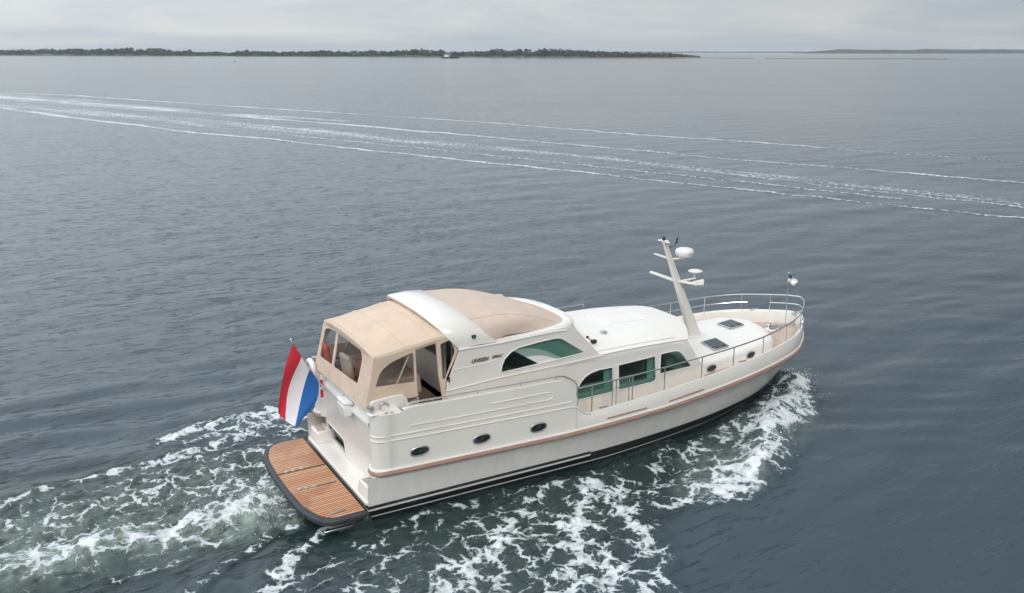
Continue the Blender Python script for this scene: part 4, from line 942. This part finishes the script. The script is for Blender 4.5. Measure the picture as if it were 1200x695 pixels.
# bow flag
bf = MB().tube([(14.72, .0, 1.66), (14.70, 0, 3.42)], .014, 6).lathe([(0, -.02), (.03, 0), (0, .04)], (14.70, 0, 3.43), 8).build('bow_staff', M['steel'], Y)
g_ = [[(14.70-.02+.24*i/8+.03*math.sin(j), -.05*math.sin(i*.9+j*.5)*i/8-.10*i/8, 3.38-.23*j/6-.18*(i/8)**1.3+.02*math.sin(i)) for j in range(7)] for i in range(9)]
pn = MB().grid([r[:] for r in g_]).build('pennant', M['plast'], bf, label='small white bow pennant with blue corner')
MB().grid([[tuple(Vector(p)+Vector((0, -.006, 0))) for p in r[:4]] for r in g_[:4]]).add([tuple(Vector(g_[i][j])+Vector((0, .006, 0))) for i, j in ((0, 0), (3, 0), (3, 3), (0, 3))], [(0, 1, 2, 3)]).build('pennant_patch', M['bluef'], pn)

# --- mast
mb = MB(); A = Vector((11.02, 0, 1.98)); B = Vector((9.74, 0, 4.90)); rows = []
for i in range(13):
    t_v = i/12; p = A.lerp(B, t_v); cx, cy = .20*(1-t_v)+.065*t_v, .115*(1-t_v)+.045*t_v
    if i == 0: cx *= 1.18; cy *= 1.25
    rows.append([(p.x+cx*math.copysign(abs(math.cos(a))**.6, math.cos(a)), cy*math.copysign(abs(math.sin(a))**.6, math.sin(a)), p.z+.0) for a in [2*math.pi*k/16 for k in range(16)]])
mb.grid(rows, cv=True); mb.f.append(tuple(192+k for k in range(16))); mast = mb.build('mast', M['mast'], Y, smooth=60)
MB().prism(roundpoly([(10.72, -.19), (11.34, -.19), (11.34, .19), (10.72, .19)], .08), lambda x, y: (x, y, 2.0), lambda x, y: (x, y, cz(11, 0)+.035)).build('mast_foot', M['plast'], mast, bevel=.012)
def mp_(t_v): return A.lerp(B, t_v)
p = mp_(.60); q = p+Vector((.0, 0, 0))
MB().tube([(p.x-.02, .0, p.z), (p.x-.04, 1.12, p.z+.03)], .075, 8, .06, squash=.7).tube([(p.x+.02, 0, p.z), (p.x+.28, -.50, p.z-.02)], .07, 8, .06, squash=.7).tube([(p.x+.02, 0, p.z-.02), (p.x+.62, -.06, p.z+.02)], .05, 8, .035, squash=.7).build('lower_crossarm', M['mast'], mast, smooth=50)
hn = MB().tube([(p.x+.22, -.42, p.z+.03), (p.x+.55, -.46, p.z+.03)], .03, 8, .06).tube([(p.x+.18, -.56, p.z+.0), (p.x+.42, -.60, p.z+.0)], .025, 8, .05).build('horn', M['plast'], mast)
d = MB().lathe([(0, 0), (.11, .0), (.20, .04), (.205, .055), (.16, .078), (.08, .095), (0, .10)], (p.x+.64, -.02, p.z+.17), 24).tube([(p.x+.60, -.03, p.z+.0), (p.x+.62, -.02, p.z+.19)], .016, 6).build('satellite_antenna', M['plast'], mast)
p = mp_(.835)
MB().tube([(p.x-.02, 0, p.z), (p.x-.03, .62, p.z+.02)], .05, 8, .04, squash=.7).tube([(p.x, 0, p.z-.02), (p.x+.50, 0, p.z-.04)], .06, 8, .05, squash=.5).build('upper_crossarm', M['mast'], mast, smooth=50)
p_r = .264
rd = MB().lathe([(0, -.02), (.18, -.02), (.245, .03), (.262, .09), (.262, .135), (.24, .19), (.17, .22), (0, .225)], (p.x+.52, 0, p.z+.02), 28).build('radar_dome', M['plast'], mast, smooth=50)
MB().tube([(p.x+.52+p_r*math.cos(a), p_r*math.sin(a), p.z+.105) for a in np.linspace(-1.9, -.6, 10)], .010, 5).build('radar_stripe', M['rubrail'], rd)
p = mp_(1.0)
MB().tube([(p.x, -.20, p.z+.02), (p.x, .26, p.z+.02)], .035, 8, squash=.6).lathe([(.06, .03), (.055, .07), (0, .08)], (p.x, .10, p.z), 10).lathe([(.06, .03), (.055, .07), (0, .08)], (p.x, -.08, p.z), 10).build('mast_head', M['plast'], mast)
MB().tube([(p.x+.12, 0, p.z-.24), (p.x+.12, 0, p.z+.02)], .010, 5).lathe([(.045, 0), (.05, .05), (.02, .08), (0, .08)], (p.x+.0, .04, p.z+.07), 10).build('anchor_light', M['black'], mast)
MB().tube([(p.x+.10, 0, p.z-.16), (p.x+.34, -.03, p.z-.12), (p.x+.40, -.03, p.z-.02)], .014, 5).tube([(p.x+.34, -.1, p.z-.02), (p.x+.46, .04, p.z+.05)], .035, 6, .02).tube([(p.x+.44, 0, p.z+.03), (p.x+.54, .1, p.z+.09)], .03, 6, .012).build('wind_sensor', M['black'], mast)

# --- canopy
can = empty('canopy'); can.parent = Y
def canroof(u, v):      # u 0 aft..1 fore
    x = .47+2.0*u-.25*u*(1-abs(v)**2)+.02
    zc_ = 3.62+.27*u
    hw = 1.64-.01*u
    k = abs(v)
    z = zc_+(.19+.13*u)*(1-k**2.6)+.05*math.sin(u*math.pi)*(1-k**4)-.015*math.sin(math.pi*3*u)**2*(k > .55)*k
    return (x-.08*(1-k**2)*(1-u), v*hw, z)
vv2 = [-1, -.99, -.97, -.94, -.9, -.84, -.76, -.66, -.54, -.4, -.2, 0, .2, .4, .54, .66, .76, .84, .9, .94, .97, .99, 1]
cr_b = MB().grid([[canroof(i/14, v) for v in vv2] for i in range(15)])
edge = [canroof(i/14, -1) for i in range(15)]
cr_b.grid([[p, (p[0], p[1]-.015, p[2]-.05), (p[0], p[1]+.01, p[2]-.11)] for p in edge]); 
edge = [canroof(i/14, 1) for i in range(15)]; cr_b.grid([[p, (p[0], p[1]+.015, p[2]-.05), (p[0], p[1]-.01, p[2]-.11)] for p in edge])
cr_b.grid([[canroof(0, v), (canroof(0, v)[0]-.02, canroof(0, v)[1], canroof(0, v)[2]-.05), (canroof(0, v)[0]-.01, canroof(0, v)[1], canroof(0, v)[2]-.10)] for v in vv2])
cr_b.build('canopy_roof', M['canvas'], can, smooth=60)
for u in (.02, .36, .70, .985):
    MB().tube([tuple(Vector(canroof(u, v))+Vector((0, 0, .002))) for v in vv2], .011, 6).build('seam', M['canvas'], can)
for s_ in (-1, 1):
    MB().tube([tuple(Vector(canroof(i/14, s_*.985))+Vector((0, 0, .003))) for i in range(15)], .010, 6).build('seam', M['canvas'], can)
CY = lambda z: 1.72-.075*(z-2.6)
for s_ in (-1, 1):
    so_ = [(.24, 2.58), (1.44, 2.58), (1.45, 3.70), (.48, 3.56)]
    swn = roundpoly([(.46, 2.98), (1.385, 2.93), (1.40, 3.605), (.85, 3.46), (.60, 3.30)], [.04, .03, .06, .1, .12])
    fn = lambda x, z: (x, s_*CY(z), z)
    o = panel('side_panel', so_, [swn], fn, M['canvas'], can, .02)
    MB().prism(swn, lambda x, z: (x, s_*(CY(z)-.002), z), lambda x, z: (x, s_*(CY(z)+.002), z)).build('clear_window', M['vinyl'], o)
    MB().tube([(.98, s_*1.58, 2.85), (1.34, s_*1.58, 3.56)], .022, 6).build('canopy_strut', M['canvas'], o)
    st2 = [(2.08, 2.06), (2.19, 2.06), (2.20, 2.30), (2.12, 2.62), (2.17, 2.88), (2.50, 3.46), (2.36, 3.84), (1.95, 3.77), (1.97, 3.0)]
    fr2 = roundpoly([(2.06, 3.68), (2.31, 3.74), (2.42, 3.46), (2.13, 2.86), (2.07, 2.86)], .05)
    o = panel('front_strip', st2, [fr2], fn, M['canvas'], can, .02)
    MB().prism(fr2, lambda x, z: (x, s_*(CY(z)-.002), z), lambda x, z: (x, s_*(CY(z)+.002), z)).build('clear_window', M['vinyl'], o)
bfn = lambda y, z: (.22+.26*(z-2.45)/1.15, y, z)
bo = [(-1.70, 2.50), (1.70, 2.42), (1.64, 3.55), (1.45, 3.63), (.9, 3.71), (0, 3.74), (-.9, 3.71), (-1.45, 3.63), (-1.64, 3.55)]
bw1 = roundpoly([(-1.02, 2.86), (.52, 2.80), (.56, 3.58), (-.9, 3.58), (-1.06, 3.45)], [.04, .03, .04, .1, .1])
bw2 = roundpoly([(.66, 2.80), (1.50, 2.77), (1.47, 3.42), (1.3, 3.52), (.70, 3.58)], [.03, .04, .08, .08, .04])
o = panel('aft_panel', bo, [bw1, bw2], bfn, M['canvas'], can, .02)
for b3 in (bw1, bw2): MB().prism(b3, lambda y, z: tuple(Vector(bfn(y, z))+Vector((-.002, 0, 0))), lambda y, z: tuple(Vector(bfn(y, z))+Vector((.002, 0, 0)))).build('clear_window', M['vinyl'], o)
for s_ in (-1, 1):
    MB().tube([(.28, s_*1.62, 2.5), (.50, s_*1.58, 3.5)], .05, 8).build('corner_pole', M['canvas'], can)

# --- stern gear
fs = MB().tube([(.20, 1.0, 2.05), (-.53, 1.0, 3.42)], .016, 8).lathe([(0, -.03), (.035, 0), (.03, .03), (0, .05)], (-.545, 1.0, 3.45), 10).build('flag_staff', M['steel'], Y)
def flagp(i, j):     # i along the hoist (0 tip ..1 base), j along the fly
    h0 = Vector((-.50, 1.0, 3.36)).lerp(Vector((.06, 1.0, 2.33)), i)
    e_ = Vector((-.94, 1.0, 1.66)).lerp(Vector((-.55, 1.0, 1.33)), i)
    e_ += Vector((0, 0, -.10*math.sin(i*math.pi)))
    p = h0.lerp(e_, j); fold = math.sin(j*3.4+i*7.0)*.17*j**.6+math.sin(i*11+j*5)*.07*j
    p += Vector((-.10*math.sin(j*math.pi)*(1-i)+.24*math.sin(j*math.pi*.85)*i**2, -fold+.12*math.sin(j*math.pi), 0)); 
    return p
en = empty('ensign'); en.parent = fs; 
for k, (nm, col) in enumerate((('red_stripe', (.62, .022, .045)), ('white_stripe', (.78, .78, .82)), ('blue_stripe', (.012, .125, .40)))):
    m_f = mat('flag_'+nm, col, .75, bump=.003, bscale=12)
    MB().grid([[tuple(flagp(k/3+i/24, j/26)) for j in range(27)] for i in range(9)]).build(nm, m_f, en, smooth=80)
# red and white rescue light, hooded box, lifebuoy
def thing(name, loc, label, cat, group=None):
    e_ = empty(name, loc); return tag(e_, label, cat, group)
t = thing('danbuoy', (.20, 1.22, 1.75), 'slim red and white rescue marker strapped to the stern coaming', 'rescue marker')
MB().tube([(0, 0, .0), (0, 0, .62)], .035, 8).build('float', M['plast'], t)
MB().tube([(-.012, -.012, .06), (-.012, -.012, .26)], .036, 8).tube([(-.012, -.012, .34), (-.012, -.012, .52)], .036, 8).build('band', M['redlight'], t)
t = thing('lifebuoy', (.12, 1.78, 2.38), 'white lifebuoy hung on the far stern corner', 'lifebuoy')
MB().tube([(.0, .21*math.cos(a), .21*math.sin(a)) for a in [2*math.pi*k/24 for k in range(24)]], .07, 8, closed=True).build('ring', M['plast'], t)
MB().tube([(.0, .21*math.cos(a), .21*math.sin(a)) for a in (.5, .7, .9)], .076, 8).tube([(.0, .21*math.cos(a), .21*math.sin(a)) for a in (3.6, 3.8, 4.0)], .076, 8).build('band', M['redlight'], t)
t = thing('storage_box', (.16, -.52, 2.12), 'white hinged box mounted on the stern coaming beside the canopy', 'box')
MB().box((0, 0, .02), (.20, .46, .30), (0, -.12, 0)).build('body', M['plast'], t, bevel=.04)
MB().box((.01, 0, .20), (.24, .50, .09), (0, .10, 0)).build('lid', M['plast'], t, bevel=.03)
MB().box((.10, .33, .12), (.10, .10, .16)).build('bracket', M['black'], t, bevel=.02)
# aft-deck furniture (seen through the clear windows)
def chair(loc, rz, m, lab):
    t = thing('deck_chair', loc, lab, 'chair', 'chairs on the aft deck'); t.rotation_euler = (0, 0, rz)
    MB().box((0, 0, .43), (.54, .54, .14)).build('seat', m, t, bevel=.05)
    MB().box((-.27, 0, .78), (.13, .54, .70), (0, -.15, 0)).build('backrest', m, t, bevel=.06)
    for x in (-.23, .23):
        for y in (-.25, .25): MB().tube([(x, y, 0), (x, y, .40)], .02, 6).build('leg', M['dark'], t)
    for y in (-.30, .30): MB().box((0, y, .62), (.5, .06, .05)).tube([(.22, y, .4), (.22, y, .62)], .018, 6).build('armrest', M['dark'], t, bevel=.01)
chair((.68, 1.26, 2.00), R(-10), M['red'], 'red cushioned chair behind the far stern window')
chair((.80, .25, 2.03), R(5), M['greyf'], 'beige chair behind the middle of the stern window')
t = thing('deck_table', (1.35, -.05, 2.03), 'table under a taupe cover inside the canopy', 'table')
MB().box((0, 0, .70), (1.0, 1.7, .05)).build('tabletop', M['greyf'], t, bevel=.02)
MB().prism([(-.53, -.88), (.53, -.88), (.53, .88), (-.53, .88)], lambda x, y: (x*1.06, y*1.04, .28), lambda x, y: (x, y, .735)).build('table_cover', M['greyf'], t, bevel=.05)
t = thing('deck_bench', (1.0, -1.38, 2.03), 'beige bench seat along the near side of the aft deck', 'bench')
MB().box((0, 0, .24), (1.1, .40, .46)).build('base', M['beige'], t, bevel=.03)
MB().box((0, .0, .52), (1.1, .42, .10)).build('cushion', M['greyf'], t, bevel=.04)
for x, m, lb in ((.7, M['red'], 'small red cushion on the bench behind the near side window'), (.95, M['plast'], 'small white cushion on the bench behind the near side window')):
    t = MB().box((x, -1.42, 2.66), (.24, .14, .20), (.3, 0, .1)).build('cushion', m, None, bevel=.05); tag(t, lb, 'cushion')

# spray thrown up by the bow and the propeller wash
sp_ = MB(); rnd = random.Random(8)
def drop(c, r):
    vs__ = [(c[0]+a*r, c[1]+b*r, c[2]+d*r) for a, b, d in ((1, 0, 0), (-1, 0, 0), (0, 1, 0), (0, -1, 0), (0, 0, 1), (0, 0, -1))]
    sp_.add(vs__, [(0, 2, 4), (2, 1, 4), (1, 3, 4), (3, 0, 4), (2, 0, 5), (1, 2, 5), (3, 1, 5), (0, 3, 5)])
path_ = [Vector((14.5, -.15, .2)), Vector((14.75, -.7, .3)), Vector((13.6, -1.6, .3)), Vector((12.5, -2.1, .28)), Vector((11.4, -2.9, .25)), Vector((10.3, -3.8, .2)), Vector((9.2, -4.6, .12))]
for _ in range(900):
    t = rnd.random()**1.4*(len(path_)-1.001); k = int(t); p = path_[k].lerp(path_[k+1], t-k)
    drop((p.x+rnd.gauss(0, .30), p.y-abs(rnd.gauss(0, .32))+.15, max(.04, p.z+rnd.gauss(-.05, .13))), rnd.uniform(.006, .022)*(1.5 if rnd.random() < .1 else 1))
for _ in range(260):
    drop((-1.5-abs(rnd.gauss(0, 1.2)), rnd.gauss(0, .8), rnd.uniform(.1, .35)), rnd.uniform(.006, .018))
o = sp_.build('sea_spray', M['foam'], None, smooth=80); tag(o, 'white droplets of spray over the bow wave and wash', 'spray', kind='stuff')

# ------------------------------------------------------------------ haze
hz = MB().box((0, 0, 9.2), (66000, 66000, 21)).build('haze', M['plast'], None, smooth=0); hz.data.materials.clear()
hm = bpy.data.materials.new('haze_air'); hm.use_nodes = True; t = hm.node_tree; t.nodes.clear()
o_ = t.nodes.new('ShaderNodeOutputMaterial'); pv = t.nodes.new('ShaderNodeVolumePrincipled')
pv.inputs['Color'].default_value = (.86, .91, .97, 1); pv.inputs['Density'].default_value = .00009; pv.inputs['Anisotropy'].default_value = 0
t.links.new(pv.outputs[0], o_.inputs['Volume']); hz.data.materials.append(hm); hz.display_type = 'WIRE'
tag(hz, 'thin pale sea haze over the water', kind='stuff', cat='haze')
